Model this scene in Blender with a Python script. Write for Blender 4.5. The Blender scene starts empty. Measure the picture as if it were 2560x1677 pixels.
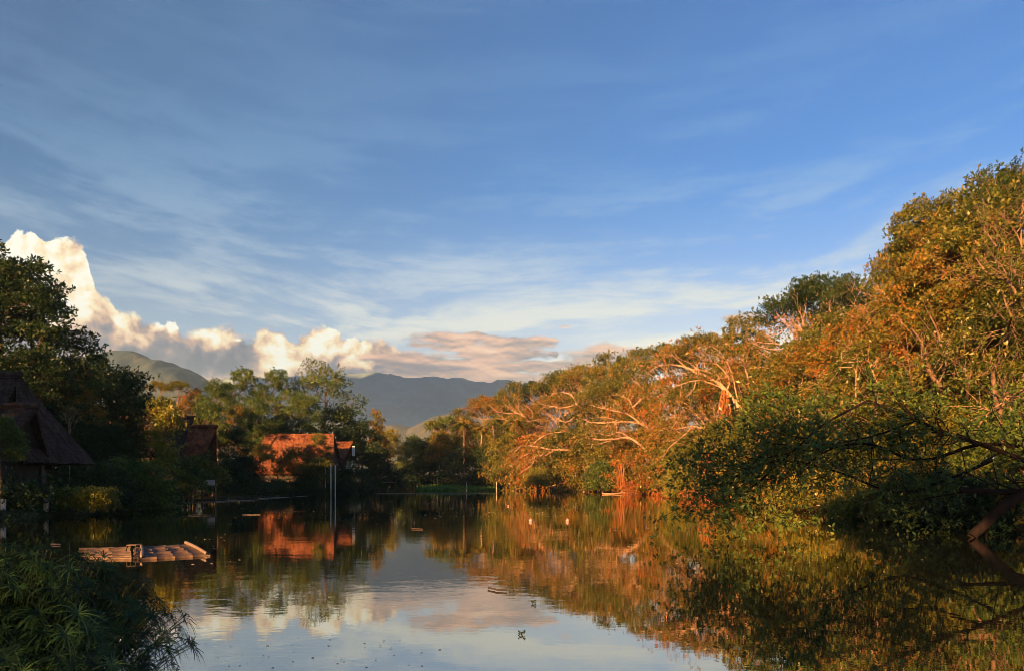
import bpy, math, random
import numpy as np
from mathutils import Vector

# ------------------------------------------------------------------ camera, sky, sun, exposure
scene = bpy.context.scene
COL = scene.collection
F, CU, HV, CAMH = 1900.0, 1280.0, 1203.0, 2.0     # focal length / centre / horizon in photo pixels, eye height in metres
SUN_AZ_X, SUN_AZ_Y, SUN_EL = -0.50, -0.866, math.radians(10.5)
EXPOSURE = 2.4
SKY_STRENGTH = 0.05
KC = 1.12 / 2 ** EXPOSURE                           # brightness of sunlit cloud

cam_data = bpy.data.cameras.new('camera')
cam = bpy.data.objects.new('camera', cam_data)
COL.objects.link(cam)
cam.location = (0, 0, CAMH)
cam.rotation_euler = (math.radians(90), 0, 0)
cam_data.sensor_width = 36
cam_data.lens = 36 * F / 2560
cam_data.shift_y = (HV - 838.5) / 2560
cam_data.clip_start = 0.1
cam_data.clip_end = 30000
scene.camera = cam

scene.view_settings.view_transform = 'Standard'
scene.view_settings.look = 'None'
scene.view_settings.exposure = EXPOSURE
scene.view_settings.gamma = 1
scene.cycles.filter_width = 0.8
scene.cycles.max_bounces = 8
scene.cycles.diffuse_bounces = 3
scene.cycles.glossy_bounces = 3
scene.cycles.transmission_bounces = 4
scene.cycles.transparent_max_bounces = 8
scene.cycles.volume_bounces = 0
scene.cycles.caustics_reflective = False
scene.cycles.caustics_refractive = False

sd = Vector((SUN_AZ_X, SUN_AZ_Y, 0)).normalized() * math.cos(SUN_EL)
sun_dir = Vector((sd.x, sd.y, math.sin(SUN_EL)))
sl = bpy.data.lights.new('sun', 'SUN')
sl.energy = 5.0
sl.color = (1.0, 0.475, 0.16)
sl.angle = math.radians(0.6)
sun = bpy.data.objects.new('sun', sl)
sun.rotation_euler = sun_dir.to_track_quat('Z', 'Y').to_euler()
COL.objects.link(sun)


class NT:
    """small helper to write node graphs as expressions"""
    def __init__(self, tree):
        self.t = tree
        self.n = tree.nodes
        self.l = tree.links

    def put(self, sock, v):
        if hasattr(v, 'is_output') or isinstance(v, bpy.types.NodeSocket):
            self.l.new(v, sock)
        elif v is not None:
            if isinstance(v, (tuple, list)) and len(v) == 3 and sock.type == 'RGBA':
                v = (*v, 1)
            sock.default_value = v

    def m(self, op, a, b=None, c=None, clamp=False):
        x = self.n.new('ShaderNodeMath')
        x.operation = op
        x.use_clamp = clamp
        for i, v in enumerate((a, b, c)):
            if v is not None:
                self.put(x.inputs[i], v)
        return x.outputs[0]

    def vm(self, op, a, b=None, out=0):
        x = self.n.new('ShaderNodeVectorMath')
        x.operation = op
        self.put(x.inputs[0], a)
        if b is not None:
            self.put(x.inputs[3 if op == 'SCALE' else 1], b)
        return x.outputs[out]

    def xyz(self, a, b, c):
        x = self.n.new('ShaderNodeCombineXYZ')
        for i, v in enumerate((a, b, c)):
            self.put(x.inputs[i], v)
        return x.outputs[0]

    def sep(self, v):
        x = self.n.new('ShaderNodeSeparateXYZ')
        self.put(x.inputs[0], v)
        return x.outputs

    def noise(self, vec, scale, detail=3, rough=0.5, dist=0.0, color=False, dim='3D'):
        x = self.n.new('ShaderNodeTexNoise')
        x.noise_dimensions = dim
        self.put(x.inputs['Vector'], vec)
        x.inputs['Scale'].default_value = scale
        x.inputs['Detail'].default_value = detail
        x.inputs['Roughness'].default_value = rough
        x.inputs['Distortion'].default_value = dist
        return x.outputs['Color' if color else 0]

    def mr(self, v, a, b, c=0.0, d=1.0, smooth=True):
        x = self.n.new('ShaderNodeMapRange')
        x.interpolation_type = 'SMOOTHSTEP' if smooth else 'LINEAR'
        for s, k in zip(x.inputs[:5], (v, a, b, c, d)):
            self.put(s, k)
        return x.outputs[0]

    def mixc(self, f, a, b, mode='MIX'):
        x = self.n.new('ShaderNodeMix')
        x.data_type = 'RGBA'
        x.blend_type = mode
        self.put(x.inputs[0], f)
        self.put(x.inputs[6], a)
        self.put(x.inputs[7], b)
        return x.outputs[2]

    def ramp(self, f, stops):
        x = self.n.new('ShaderNodeValToRGB')
        e = x.color_ramp.elements
        while len(e) < len(stops):
            e.new(0.5)
        for k, (p, c) in enumerate(stops):
            e[k].position = p
            e[k].color = (*c, 1)
        self.put(x.inputs[0], f)
        return x.outputs[0]

    def curve(self, v, pts):
        x = self.n.new('ShaderNodeFloatCurve')
        c = x.mapping.curves[0]
        x.mapping.use_clip = False
        while len(c.points) < len(pts):
            c.points.new(0.5, 0.5)
        for k, p in enumerate(pts):
            c.points[k].location = p
            c.points[k].handle_type = 'AUTO_CLAMPED'
        x.mapping.update()
        self.put(x.inputs['Value'], v)
        return x.outputs[0]


def build_world():
    w = bpy.data.worlds.new('World')
    scene.world = w
    w.use_nodes = True
    w.node_tree.nodes.clear()
    g = NT(w.node_tree)
    sky = g.n.new('ShaderNodeTexSky')
    sky.sky_type = 'NISHITA'
    sky.sun_disc = False
    sky.sun_elevation = SUN_EL
    sky.sun_rotation = math.atan2(SUN_AZ_X, SUN_AZ_Y)
    sky.altitude = 50
    sky.air_density = 1.0
    sky.dust_density = 0.3
    sky.ozone_density = 2.0
    geo = g.n.new('ShaderNodeTexCoord')
    d = geo.outputs['Generated']
    x, y, z = g.sep(d)
    az = g.m('ARCTAN2', x, y)
    hz = g.m('SQRT', g.m('ADD', g.m('MULTIPLY', x, x), g.m('MULTIPLY', y, y)))
    el = g.m('DIVIDE', z, g.m('MAXIMUM', hz, 0.02))

    def AZ(u):
        return math.atan((u - CU) / F)

    def EL(u, v):
        return (HV - v) / F * math.cos(AZ(u))

    # ---- clear sky: tropical evening blue, paler at the horizon and towards the south-east
    pale = g.mr(el, 0.02, 0.42)
    side = g.mr(az, -0.65, 0.65)
    tint = g.mixc(pale, (0.78, 0.66, 0.72), (0.20, 0.48, 0.74))
    tint = g.mixc(1.0, tint, g.mixc(side, (0.671, 0.740, 0.722), (0.791, 0.894, 0.998)), 'MULTIPLY')
    skyc = g.mixc(1.0, sky.outputs[0], tint, 'MULTIPLY')
    bg = g.n.new('ShaderNodeBackground')
    g.put(bg.inputs[0], skyc)
    bg.inputs[1].default_value = SKY_STRENGTH

    # ---- cirrus on a plane high above
    zz = g.m('ADD', g.m('MAXIMUM', z, 0.0), 0.10)
    px = g.m('DIVIDE', x, zz)
    py = g.m('DIVIDE', y, zz)
    rx = g.m('SUBTRACT', g.m('MULTIPLY', px, 0.94), g.m('MULTIPLY', py, 0.34))
    ry = g.m('ADD', g.m('MULTIPLY', px, 0.34), g.m('MULTIPLY', py, 0.94))
    wv = g.noise(g.xyz(px, py, 3.0), 0.7, 2, color=True, dim='2D')
    wx, wy, wz_ = g.sep(wv)
    cv = g.xyz(g.m('ADD', g.m('MULTIPLY', rx, 0.42), g.m('MULTIPLY', wx, 0.5)), g.m('ADD', g.m('MULTIPLY', ry, 1.55), g.m('MULTIPLY', wy, 0.8)), 0.7)
    c1 = g.noise(cv, 1.0, 7, 0.60, dim='2D')
    c2 = g.noise(g.xyz(g.m('MULTIPLY', px, 0.25), g.m('MULTIPLY', py, 0.7), 9.0), 1.0, 3, 0.5, dim='2D')
    cir = g.mr(g.m('ADD', g.m('MULTIPLY', c1, 0.72), g.m('MULTIPLY', c2, 0.42)), 0.50, 0.76)
    low = g.mr(el, 0.55, 0.10)
    bend = g.m('SUBTRACT', el, g.m('MULTIPLY', 0.13, g.m('MULTIPLY', az, az)))
    sv = g.xyz(g.m('ADD', g.m('ADD', g.m('MULTIPLY', az, 3.2), 5.7), g.m('MULTIPLY', wx, 0.7)), g.m('ADD', g.m('MULTIPLY', bend, 17.0), g.m('MULTIPLY', wy, 1.1)), 0.0)
    c3 = g.noise(sv, 1.0, 8, 0.68, dim='2D')
    streak = g.mr(g.m('ADD', g.m('MULTIPLY', c3, 0.7), g.m('MULTIPLY', c1, 0.3)), 0.44, 0.63)
    cir = g.m('MULTIPLY', cir, g.m('ADD', 0.05, g.m('MULTIPLY', low, 0.12)))
    # veil near the horizon
    veil = g.m('MULTIPLY', g.mr(el, 0.42, 0.06), g.m('ADD', 0.34, g.m('MULTIPLY', side, 0.56)))
    cir = g.m('MAXIMUM', cir, g.m('MULTIPLY', veil, g.mr(c2, 0.15, 0.55, 0.35, 1.0)))
    cir = g.m('ADD', cir, g.m('MULTIPLY', streak, g.m('MULTIPLY', g.m('ADD', 0.75, g.m('MULTIPLY', side, 0.5)), g.m('ADD', 0.10, g.m('MULTIPLY', g.mr(el, 0.52, 0.12), 0.72)))), clamp=True)
    ds = g.m('DIVIDE', g.m('SUBTRACT', bend, g.m('SUBTRACT', 0.212, g.m('MULTIPLY', az, 0.10))), 0.045)
    band = g.m('POWER', 2.718, g.m('MULTIPLY', -1.0, g.m('MULTIPLY', ds, ds)))
    band = g.m('MULTIPLY', band, g.m('MULTIPLY', g.mr(az, -0.42, -0.05), g.mr(c3, 0.30, 0.58)))
    cir = g.m('MAXIMUM', cir, g.m('MULTIPLY', band, 0.85))
    cir = g.m('MULTIPLY', cir, 0.92)
    bgc = g.n.new('ShaderNodeBackground')
    bgc.inputs[1].default_value = KC
    g.put(bgc.inputs[0], g.mixc(g.mr(el, 0.10, 0.42), (0.95, 0.90, 0.73), (0.25, 0.46, 0.70)))
    mx = g.n.new('ShaderNodeMixShader')
    g.put(mx.inputs[0], cir)
    g.l.new(bg.outputs[0], mx.inputs[1])
    g.l.new(bgc.outputs[0], mx.inputs[2])
    cur = mx.outputs[0]

    # ---- cumulus
    P = g.xyz(az, el, 0.0)
    warp = g.vm('SUBTRACT', g.noise(P, 16, 4, 0.55, color=True, dim='2D'), (0.5, 0.5, 0.5))
    Q = g.vm('ADD', P, g.vm('SCALE', warp, 0.012))

    def billow(vec):
        vo = g.n.new('ShaderNodeTexVoronoi')
        vo.feature = 'SMOOTH_F1'
        vo.voronoi_dimensions = '2D'
        vo.normalize = True
        g.put(vo.inputs['Vector'], vec)
        vo.inputs['Scale'].default_value = 21
        vo.inputs['Detail'].default_value = 3.5
        vo.inputs['Roughness'].default_value = 0.6
        vo.inputs['Lacunarity'].default_value = 2.2
        vo.inputs['Smoothness'].default_value = 0.12
        return g.m('SUBTRACT', 0.4, vo.outputs['Distance'])
    hb = billow(Q)
    hb2 = billow(g.vm('ADD', Q, (-0.006, 0.009, 0)))
    lit = g.m('SUBTRACT', hb, hb2)
    a0, a1, e1 = AZ(-200), AZ(1500), 0.40
    top = [(-200, 560), (-60, 600), (0, 625), (30, 604), (80, 596), (130, 600), (180, 606), (212, 640), (228, 690), (246, 730), (268, 752),
           (290, 772), (330, 790), (370, 815), (400, 812), (430, 808), (462, 838), (490, 832), (530, 820), (570, 822), (600, 842), (640, 838),
           (660, 828), (700, 834), (730, 852), (760, 838), (800, 826), (850, 838), (900, 842), (940, 852), (990, 872),
           (1030, 890), (1100, 915), (1200, 938), (1300, 952), (1400, 975), (1500, 1010)]
    an = g.m('DIVIDE', g.m('SUBTRACT', az, a0), a1 - a0)
    # pick every control point of the cloud's top line
    tc = g.curve(an, [((AZ(u) - a0) / (a1 - a0), EL(u, v) / e1) for u, v in top])
    tope = g.m('MULTIPLY', tc, e1)
    depth = g.m('SUBTRACT', tope, el)
    fine = g.m('SUBTRACT', g.noise(Q, 42, 5, 0.6, dim='2D'), 0.5)
    dens = g.m('ADD', depth, g.m('ADD', g.m('MULTIPLY', hb, 0.040), g.m('MULTIPLY', fine, 0.020)))

    def blobs(lst, vec, soft=1.0):
        sx_, sy_, _ = g.sep(vec)
        out = None
        for (u, v, ru, rv, amp) in lst:
            dx = g.m('DIVIDE', g.m('SUBTRACT', sx_, AZ(u)), ru / F)
            dy = g.m('DIVIDE', g.m('SUBTRACT', sy_, EL(u, v)), rv / F)
            r = g.m('SQRT', g.m('ADD', g.m('MULTIPLY', dx, dx), g.m('MULTIPLY', dy, dy)))
            k = g.m('MULTIPLY', g.m('SUBTRACT', 1.0, r), amp)
            out = k if out is None else g.m('SMOOTH_MAX', out, k, 0.15)
        return out
    Qs = g.vm('ADD', P, g.vm('SCALE', warp, 0.05))
    bright = blobs([(95, 690, 170, 150, 1.1), (185, 735, 60, 60, 0.8), (422, 822, 38, 20, 1.0), (688, 868, 52, 48, 1.0), (715, 915, 48, 42, 0.9),
                    (812, 850, 70, 36, 1.0), (890, 872, 62, 38, 1.0), (905, 905, 60, 22, 0.8), (590, 855, 16, 8, 0.9), (545, 840, 40, 24, 0.55),
                    (300, 800, 26, 60, 0.45), (330, 835, 60, 22, 0.4)], Qs)
    dark = blobs([(795, 869, 38, 18, 1.0), (860, 895, 36, 14, 0.9), (610, 895, 90, 34, 1.0), (960, 922, 110, 34, 0.9), (460, 890, 90, 40, 0.8),
                  (340, 880, 60, 40, 0.8), (265, 800, 30, 70, 0.6)], Qs)
    bm = g.mr(bright, -0.12, 0.55)
    dm = g.mr(dark, -0.1, 0.6)
    sh = g.m('ADD', 0.36, g.m('MULTIPLY', lit, g.mr(depth, 0.12, 0.0, 0.8, 1.7)))
    sh = g.m('ADD', sh, g.m('MULTIPLY', fine, 0.22))
    lum = g.m('SUBTRACT', g.noise(g.vm('MULTIPLY', Q, (9, 22, 1)), 1.0, 3, 0.5, dim='2D'), 0.5)
    sh = g.m('ADD', sh, g.m('MULTIPLY', lum, 0.9))
    sh = g.m('ADD', sh, g.m('MULTIPLY', bm, 0.46))
    sh = g.m('SUBTRACT', sh, g.m('MULTIPLY', dm, 0.22))
    sh = g.m('ADD', sh, g.m('MULTIPLY', g.mr(depth, 0.045, 0.0), 0.10))
    cc = g.ramp(sh, [(0.0, (0.17, 0.19, 0.235)), (0.26, (0.29, 0.275, 0.30)), (0.45, (0.58, 0.40, 0.31)), (0.62, (0.90, 0.64, 0.42)),
                     (0.78, (1.0, 0.86, 0.56)), (0.93, (1.0, 0.98, 0.84))])
    bgk = g.n.new('ShaderNodeBackground')
    bgk.inputs[1].default_value = KC
    g.put(bgk.inputs[0], cc)
    soft = g.m('ADD', 0.0016, g.m('MULTIPLY', g.m('SUBTRACT', 1.0, bm), 0.009))
    al = g.m('DIVIDE', dens, soft, clamp=True)
    al = g.m('MULTIPLY', al, g.mr(az, AZ(1300), AZ(1000), 0.0, 1.0))
    mx2 = g.n.new('ShaderNodeMixShader')
    g.put(mx2.inputs[0], al)
    g.l.new(cur, mx2.inputs[1])
    g.l.new(bgk.outputs[0], mx2.inputs[2])
    cur2 = mx2.outputs[0]

    # ---- low streaky clouds over the valley
    Qt = g.vm('ADD', P, g.vm('MULTIPLY', warp, (0.10, 0.022, 0.0)))
    st = blobs([(1120, 857, 110, 24, 1.0), (1190, 846, 80, 17, 0.9), (1290, 853, 120, 20, 1.0), (1230, 885, 150, 25, 1.1), (1358, 886, 24, 12, 0.9),
                (1300, 868, 50, 20, 0.7), (1180, 920, 230, 32, 1.1), (1350, 914, 120, 14, 0.9), (1030, 905, 120, 30, 0.9), (1500, 890, 130, 34, 0.9),
                (1445, 900, 60, 20, 0.6), (1090, 940, 190, 24, 1.2), (1262, 950, 140, 18, 1.0), (1410, 817, 16, 7, 0.6), (1060, 870, 60, 12, 0.6),
                (1330, 960, 90, 14, 0.7), (1835, 800, 60, 14, 0.5)], Qt)
    ns = g.m('SUBTRACT', g.noise(g.vm('MULTIPLY', P, (14, 60, 1)), 1.0, 4, 0.6, dim='2D'), 0.5)
    sd_ = g.m('ADD', st, g.m('MULTIPLY', ns, 0.9))
    sal = g.mr(sd_, 0.0, 0.42, 0.0, 0.95)
    ns2 = g.noise(g.vm('MULTIPLY', g.vm('ADD', P, (0, 0.004, 0)), (14, 60, 1)), 1.0, 4, 0.6, dim='2D')
    ssh = g.m('ADD', 0.40, g.m('MULTIPLY', g.m('SUBTRACT', g.m('ADD', ns, 0.5), ns2), 1.5))
    big = g.noise(g.vm('MULTIPLY', P, (10, 30, 1)), 1.0, 2, 0.5, dim='2D')
    ssh = g.m('ADD', ssh, g.m('MULTIPLY', g.m('SUBTRACT', big, 0.5), 1.3))
    scc = g.ramp(ssh, [(0.08, (0.29, 0.26, 0.28)), (0.38, (0.52, 0.37, 0.31)), (0.70, (0.88, 0.54, 0.38)), (1.0, (1.0, 0.72, 0.48))])
    bgs = g.n.new('ShaderNodeBackground')
    bgs.inputs[1].default_value = KC
    g.put(bgs.inputs[0], scc)
    mx3 = g.n.new('ShaderNodeMixShader')
    g.put(mx3.inputs[0], sal)
    g.l.new(cur2, mx3.inputs[1])
    g.l.new(bgs.outputs[0], mx3.inputs[2])
    # clouds only stand in one part of the sky: the rest stays cheap to evaluate
    here = g.m('MULTIPLY', g.m('LESS_THAN', g.m('ABSOLUTE', g.m('SUBTRACT', az, -0.15)), 0.62), g.m('LESS_THAN', el, 0.38))
    mg = g.n.new('ShaderNodeMixShader')
    g.put(mg.inputs[0], here)
    g.l.new(cur, mg.inputs[1])
    g.l.new(mx3.outputs[0], mg.inputs[2])
    bgd = g.n.new('ShaderNodeBackground')
    bgd.inputs[0].default_value = (0.02, 0.02, 0.02, 1)
    mh = g.n.new('ShaderNodeMixShader')
    g.put(mh.inputs[0], g.m('GREATER_THAN', el, -0.02))
    g.l.new(bgd.outputs[0], mh.inputs[1])
    g.l.new(mg.outputs[0], mh.inputs[2])
    out = g.n.new('ShaderNodeOutputWorld')
    g.l.new(mh.outputs[0], out.inputs[0])
    w.cycles.sampling_method = 'MANUAL'
    w.cycles.sample_map_resolution = 512


build_world()

# ------------------------------------------------------------------ helpers
def W(u, v, Y):
    """world point seen at photo pixel (u, v) standing Y metres ahead"""
    return np.array([(u - CU) / F * Y, Y, CAMH + (HV - v) / F * Y])


def mesh_from(name, verts, faces, mat, smooth=False, tint=None):
    """faces: (n,4) or (n,3) int array, or a list of tuples"""
    me = bpy.data.meshes.new(name)
    verts = np.asarray(verts, dtype=np.float32)
    if isinstance(faces, np.ndarray):
        k = faces.shape[1]
        me.vertices.add(len(verts))
        me.vertices.foreach_set('co', verts.ravel())
        me.loops.add(faces.size)
        me.loops.foreach_set('vertex_index', faces.astype(np.int32).ravel())
        me.polygons.add(len(faces))
        me.polygons.foreach_set('loop_start', np.arange(0, faces.size, k, dtype=np.int32))
        me.update(calc_edges=True)
    else:
        me.from_pydata([tuple(map(float, v)) for v in verts], [], [tuple(int(i) for i in f) for f in faces])
        me.update()
    if smooth:
        me.polygons.foreach_set('use_smooth', np.ones(len(me.polygons), dtype=bool))
    if tint is not None:
        a = me.attributes.new('tint', 'FLOAT', 'POINT')
        a.data.foreach_set('value', np.asarray(tint, dtype=np.float32))
    if mat is not None:
        for mm in (mat if isinstance(mat, list) else [mat]):
            me.materials.append(mm)
    return me


def link(name, me, parent=None):
    o = bpy.data.objects.new(name, me)
    COL.objects.link(o)
    if parent is not None:
        o.parent = parent
    return o


def tag(o, label=None, cat=None, group=None, kind=None):
    if label:
        o['label'] = label
    if cat:
        o['category'] = cat
    if group:
        o['group'] = group
    if kind:
        o['kind'] = kind
    return o


def empty(name, loc=(0, 0, 0), rz=0.0):
    o = bpy.data.objects.new(name, None)
    o.location = loc
    o.rotation_euler = (0, 0, rz)
    o.empty_display_size = 0.3
    COL.objects.link(o)
    return o


class MB:
    """collects pieces into one mesh"""
    def __init__(self):
        self.v, self.f, self.n = [], [], 0

    def add(self, v, f):
        v = np.asarray(v, float)
        self.v.append(v)
        self.f += [tuple(int(i) + self.n for i in q) for q in f]
        self.n += len(v)

    def box(self, c, s, rz=0.0, rx=0.0):
        x, y, z = [k / 2 for k in s]
        p = np.array([[a, b, d] for a in (-x, x) for b in (-y, y) for d in (-z, z)])
        if rx:
            ca, sa = math.cos(rx), math.sin(rx)
            p = p @ np.array([[1, 0, 0], [0, ca, sa], [0, -sa, ca]])
        if rz:
            ca, sa = math.cos(rz), math.sin(rz)
            p = p @ np.array([[ca, sa, 0], [-sa, ca, 0], [0, 0, 1]])
        self.add(p + np.array(c), [(0, 1, 3, 2), (4, 6, 7, 5), (0, 4, 5, 1), (2, 3, 7, 6), (0, 2, 6, 4), (1, 5, 7, 3)])

    def tube(self, pts, rad, k=6, cap=True):
        v, f = tube(np.asarray(pts, float), rad, k)
        n = len(v)
        self.add(v, f)
        if cap:
            self.f.append(tuple(self.n - n + i for i in range(k))[::-1])
            self.f.append(tuple(self.n - k + i for i in range(k)))

    def build(self, name, mat, parent=None, smooth=False):
        me = mesh_from(name, np.concatenate(self.v), self.f, mat, smooth)
        return link(name, me, parent)


def tube(pts, rad, k=6):
    pts = np.asarray(pts, float)
    n = len(pts)
    rad = np.broadcast_to(np.asarray(rad, float), (n,))
    t = np.gradient(pts, axis=0)
    t /= np.linalg.norm(t, axis=1)[:, None] + 1e-9
    ref = np.where(np.abs(t[:, 2:3]) > 0.9, np.array([[1.0, 0, 0]]), np.array([[0, 0, 1.0]]))
    if np.any(np.abs(t[:, 2]) > 0.9) and not np.all(np.abs(t[:, 2]) > 0.9):
        ref = np.tile(np.array([[0.35, 0.9, 0.1]]), (n, 1))
    a = np.cross(t, ref)
    a /= np.linalg.norm(a, axis=1)[:, None] + 1e-9
    b = np.cross(t, a)
    ang = np.arange(k) * 2 * math.pi / k
    v = pts[:, None, :] + rad[:, None, None] * (np.cos(ang)[None, :, None] * a[:, None, :] + np.sin(ang)[None, :, None] * b[:, None, :])
    i = np.arange(n - 1)[:, None] * k
    j = np.arange(k)[None, :]
    j2 = (j + 1) % k
    f = np.stack([i + j, i + j2, i + k + j2, i + k + j], axis=-1).reshape(-1, 4)
    return v.reshape(-1, 3), f


def new_mat(name):
    m = bpy.data.materials.new(name)
    m.use_nodes = True
    m.node_tree.nodes.clear()
    g = NT(m.node_tree)
    g.out = g.n.new('ShaderNodeOutputMaterial')
    return m, g


def principled(g, col, rough=0.8, spec=0.3, bump=None, bstr=0.5, bdist=0.02):
    p = g.n.new('ShaderNodeBsdfPrincipled')
    g.put(p.inputs['Base Color'], col)
    g.put(p.inputs['Roughness'], rough)
    g.put(p.inputs['Specular IOR Level'], spec)
    if bump is not None:
        b = g.n.new('ShaderNodeBump')
        b.inputs['Strength'].default_value = bstr
        b.inputs['Distance'].default_value = bdist
        g.put(b.inputs['Height'], bump)
        g.l.new(b.outputs[0], p.inputs['Normal'])
    g.l.new(p.outputs[0], g.out.inputs[0])
    return p


def objco(g):
    return g.n.new('ShaderNodeTexCoord').outputs['Object']


def objrand(g):
    return g.n.new('ShaderNodeObjectInfo').outputs['Random']


def leaf_mat(name, stops, trans=0.36, gloss=0.025, spread=0.35):
    """foliage: a tint per tuft picks the colour, each plant shifts it a little"""
    m, g = new_mat(name)
    a = g.n.new('ShaderNodeAttribute')
    a.attribute_name = 'tint'
    rnd = objrand(g)
    f = g.m('ADD', a.outputs['Fac'], g.m('MULTIPLY', g.m('SUBTRACT', rnd, 0.5), spread))
    geo = g.n.new('ShaderNodeNewGeometry')
    patch = g.noise(geo.outputs['Position'], 0.16, 2, 0.5)
    f = g.m('ADD', f, g.m('MULTIPLY', g.m('SUBTRACT', patch, 0.5), 0.8), clamp=True)
    c = g.ramp(f, stops)
    d = g.n.new('ShaderNodeBsdfDiffuse')
    g.put(d.inputs[0], c)
    t = g.n.new('ShaderNodeBsdfTranslucent')
    g.put(t.inputs[0], c)
    mx = g.n.new('ShaderNodeMixShader')
    mx.inputs[0].default_value = trans
    g.l.new(d.outputs[0], mx.inputs[1])
    g.l.new(t.outputs[0], mx.inputs[2])
    gl = g.n.new('ShaderNodeBsdfGlossy')
    gl.inputs['Roughness'].default_value = 0.38
    gl.inputs['Color'].default_value = (0.85, 0.9, 0.85, 1)
    mx2 = g.n.new('ShaderNodeMixShader')
    mx2.inputs[0].default_value = gloss
    g.l.new(mx.outputs[0], mx2.inputs[1])
    g.l.new(gl.outputs[0], mx2.inputs[2])
    g.l.new(mx2.outputs[0], g.out.inputs[0])
    return m


M = {}
# sun-struck canopy: olive, bronze young leaves and dry vine mixed in
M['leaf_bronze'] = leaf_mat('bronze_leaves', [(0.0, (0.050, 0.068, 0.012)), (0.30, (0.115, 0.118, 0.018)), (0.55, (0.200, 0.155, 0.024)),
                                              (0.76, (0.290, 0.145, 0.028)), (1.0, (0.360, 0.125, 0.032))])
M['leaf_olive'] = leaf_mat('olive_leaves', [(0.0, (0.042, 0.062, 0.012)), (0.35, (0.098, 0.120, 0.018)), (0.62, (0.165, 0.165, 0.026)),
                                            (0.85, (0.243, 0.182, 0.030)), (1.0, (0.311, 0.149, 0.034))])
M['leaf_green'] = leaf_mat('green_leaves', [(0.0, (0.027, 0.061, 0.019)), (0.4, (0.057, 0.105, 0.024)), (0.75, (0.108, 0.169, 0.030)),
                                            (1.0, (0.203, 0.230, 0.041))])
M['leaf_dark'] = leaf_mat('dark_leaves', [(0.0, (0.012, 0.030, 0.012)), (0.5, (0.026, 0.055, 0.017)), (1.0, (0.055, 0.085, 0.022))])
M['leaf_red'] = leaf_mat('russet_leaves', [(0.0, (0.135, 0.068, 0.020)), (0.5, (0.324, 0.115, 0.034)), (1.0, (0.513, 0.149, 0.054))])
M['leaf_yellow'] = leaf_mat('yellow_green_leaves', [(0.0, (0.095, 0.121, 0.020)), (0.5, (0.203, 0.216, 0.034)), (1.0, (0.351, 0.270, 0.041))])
M['leaf_bright'] = leaf_mat('bright_water_plants', [(0.0, (0.06, 0.15, 0.03)), (0.5, (0.12, 0.27, 0.05)), (1.0, (0.22, 0.38, 0.08))])
M['sedge'] = leaf_mat('sedge_blades', [(0.0, (0.006, 0.018, 0.006)), (0.6, (0.014, 0.042, 0.013)), (1.0, (0.045, 0.10, 0.03))], 0.2, 0.02)


def bark_mat(name, a, b):
    m, g = new_mat(name)
    geo = g.n.new('ShaderNodeNewGeometry')
    n1 = g.noise(g.vm('MULTIPLY', geo.outputs['Position'], (4, 4, 1.2)), 1.6, 5, 0.65)
    n2 = g.noise(geo.outputs['Position'], 0.5, 2)
    c = g.mixc(g.mr(g.m('ADD', g.m('MULTIPLY', n1, 0.7), g.m('MULTIPLY', n2, 0.3)), 0.35, 0.65), a, b)
    principled(g, c, 0.9, 0.15, n1, 0.7, 0.03)
    return m


M['bark_pale'] = bark_mat('pale_bark', (0.17, 0.105, 0.065), (0.46, 0.31, 0.21))
M['bark'] = bark_mat('brown_bark', (0.085, 0.055, 0.035), (0.27, 0.18, 0.12))
M['bark_dark'] = bark_mat('dark_bark', (0.03, 0.022, 0.016), (0.10, 0.07, 0.05))
M['bark_shade'] = bark_mat('shade_dark_bark', (0.004, 0.003, 0.003), (0.016, 0.010, 0.009))  # near-black: missing shade on log and boughs is put into the colour
M['roots'] = bark_mat('hanging_roots', (0.14, 0.055, 0.020), (0.34, 0.14, 0.05))


def thatch_mat(name, a, b, c3):
    m, g = new_mat(name)
    co = objco(g)
    geo = g.n.new('ShaderNodeNewGeometry')
    zz = g.sep(co)[2]
    n1 = g.noise(g.vm('MULTIPLY', co, (3.2, 3.2, 1.3)), 1.0, 6, 0.8)
    n2 = g.noise(co, 0.8, 3, 0.6)
    rows = g.m('FRACT', g.m('ADD', g.m('MULTIPLY', zz, 4.0), g.m('MULTIPLY', n2, 1.6)))
    f = g.m('ADD', g.m('MULTIPLY', n1, 0.75), g.m('ADD', g.m('MULTIPLY', n2, 0.35), g.m('MULTIPLY', rows, 0.05)))
    c = g.ramp(f, [(0.42, a), (0.56, b), (0.74, c3)])
    h = g.m('ADD', g.m('MULTIPLY', rows, 0.22), n1)
    principled(g, c, 0.95, 0.1, h, 0.9, 0.08)
    return m


M['thatch_red'] = thatch_mat('red_brown_thatch', (0.035, 0.015, 0.009), (0.115, 0.042, 0.022), (0.24, 0.105, 0.055))
M['thatch_grey'] = thatch_mat('grey_brown_thatch', (0.014, 0.010, 0.009), (0.038, 0.026, 0.022), (0.085, 0.055, 0.043))


def plain(name, c, rough=0.8, spec=0.3, var=0.35, scale=3.0):
    m, g = new_mat(name)
    n = g.noise(objco(g), scale, 4, 0.6)
    k = g.m('ADD', 1 - var / 2, g.m('MULTIPLY', g.m('SUBTRACT', n, 0.5), var * 2))
    col = g.vm('SCALE', (*c,), k)
    principled(g, col, rough, spec, n, 0.2, 0.02)
    return m


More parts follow.
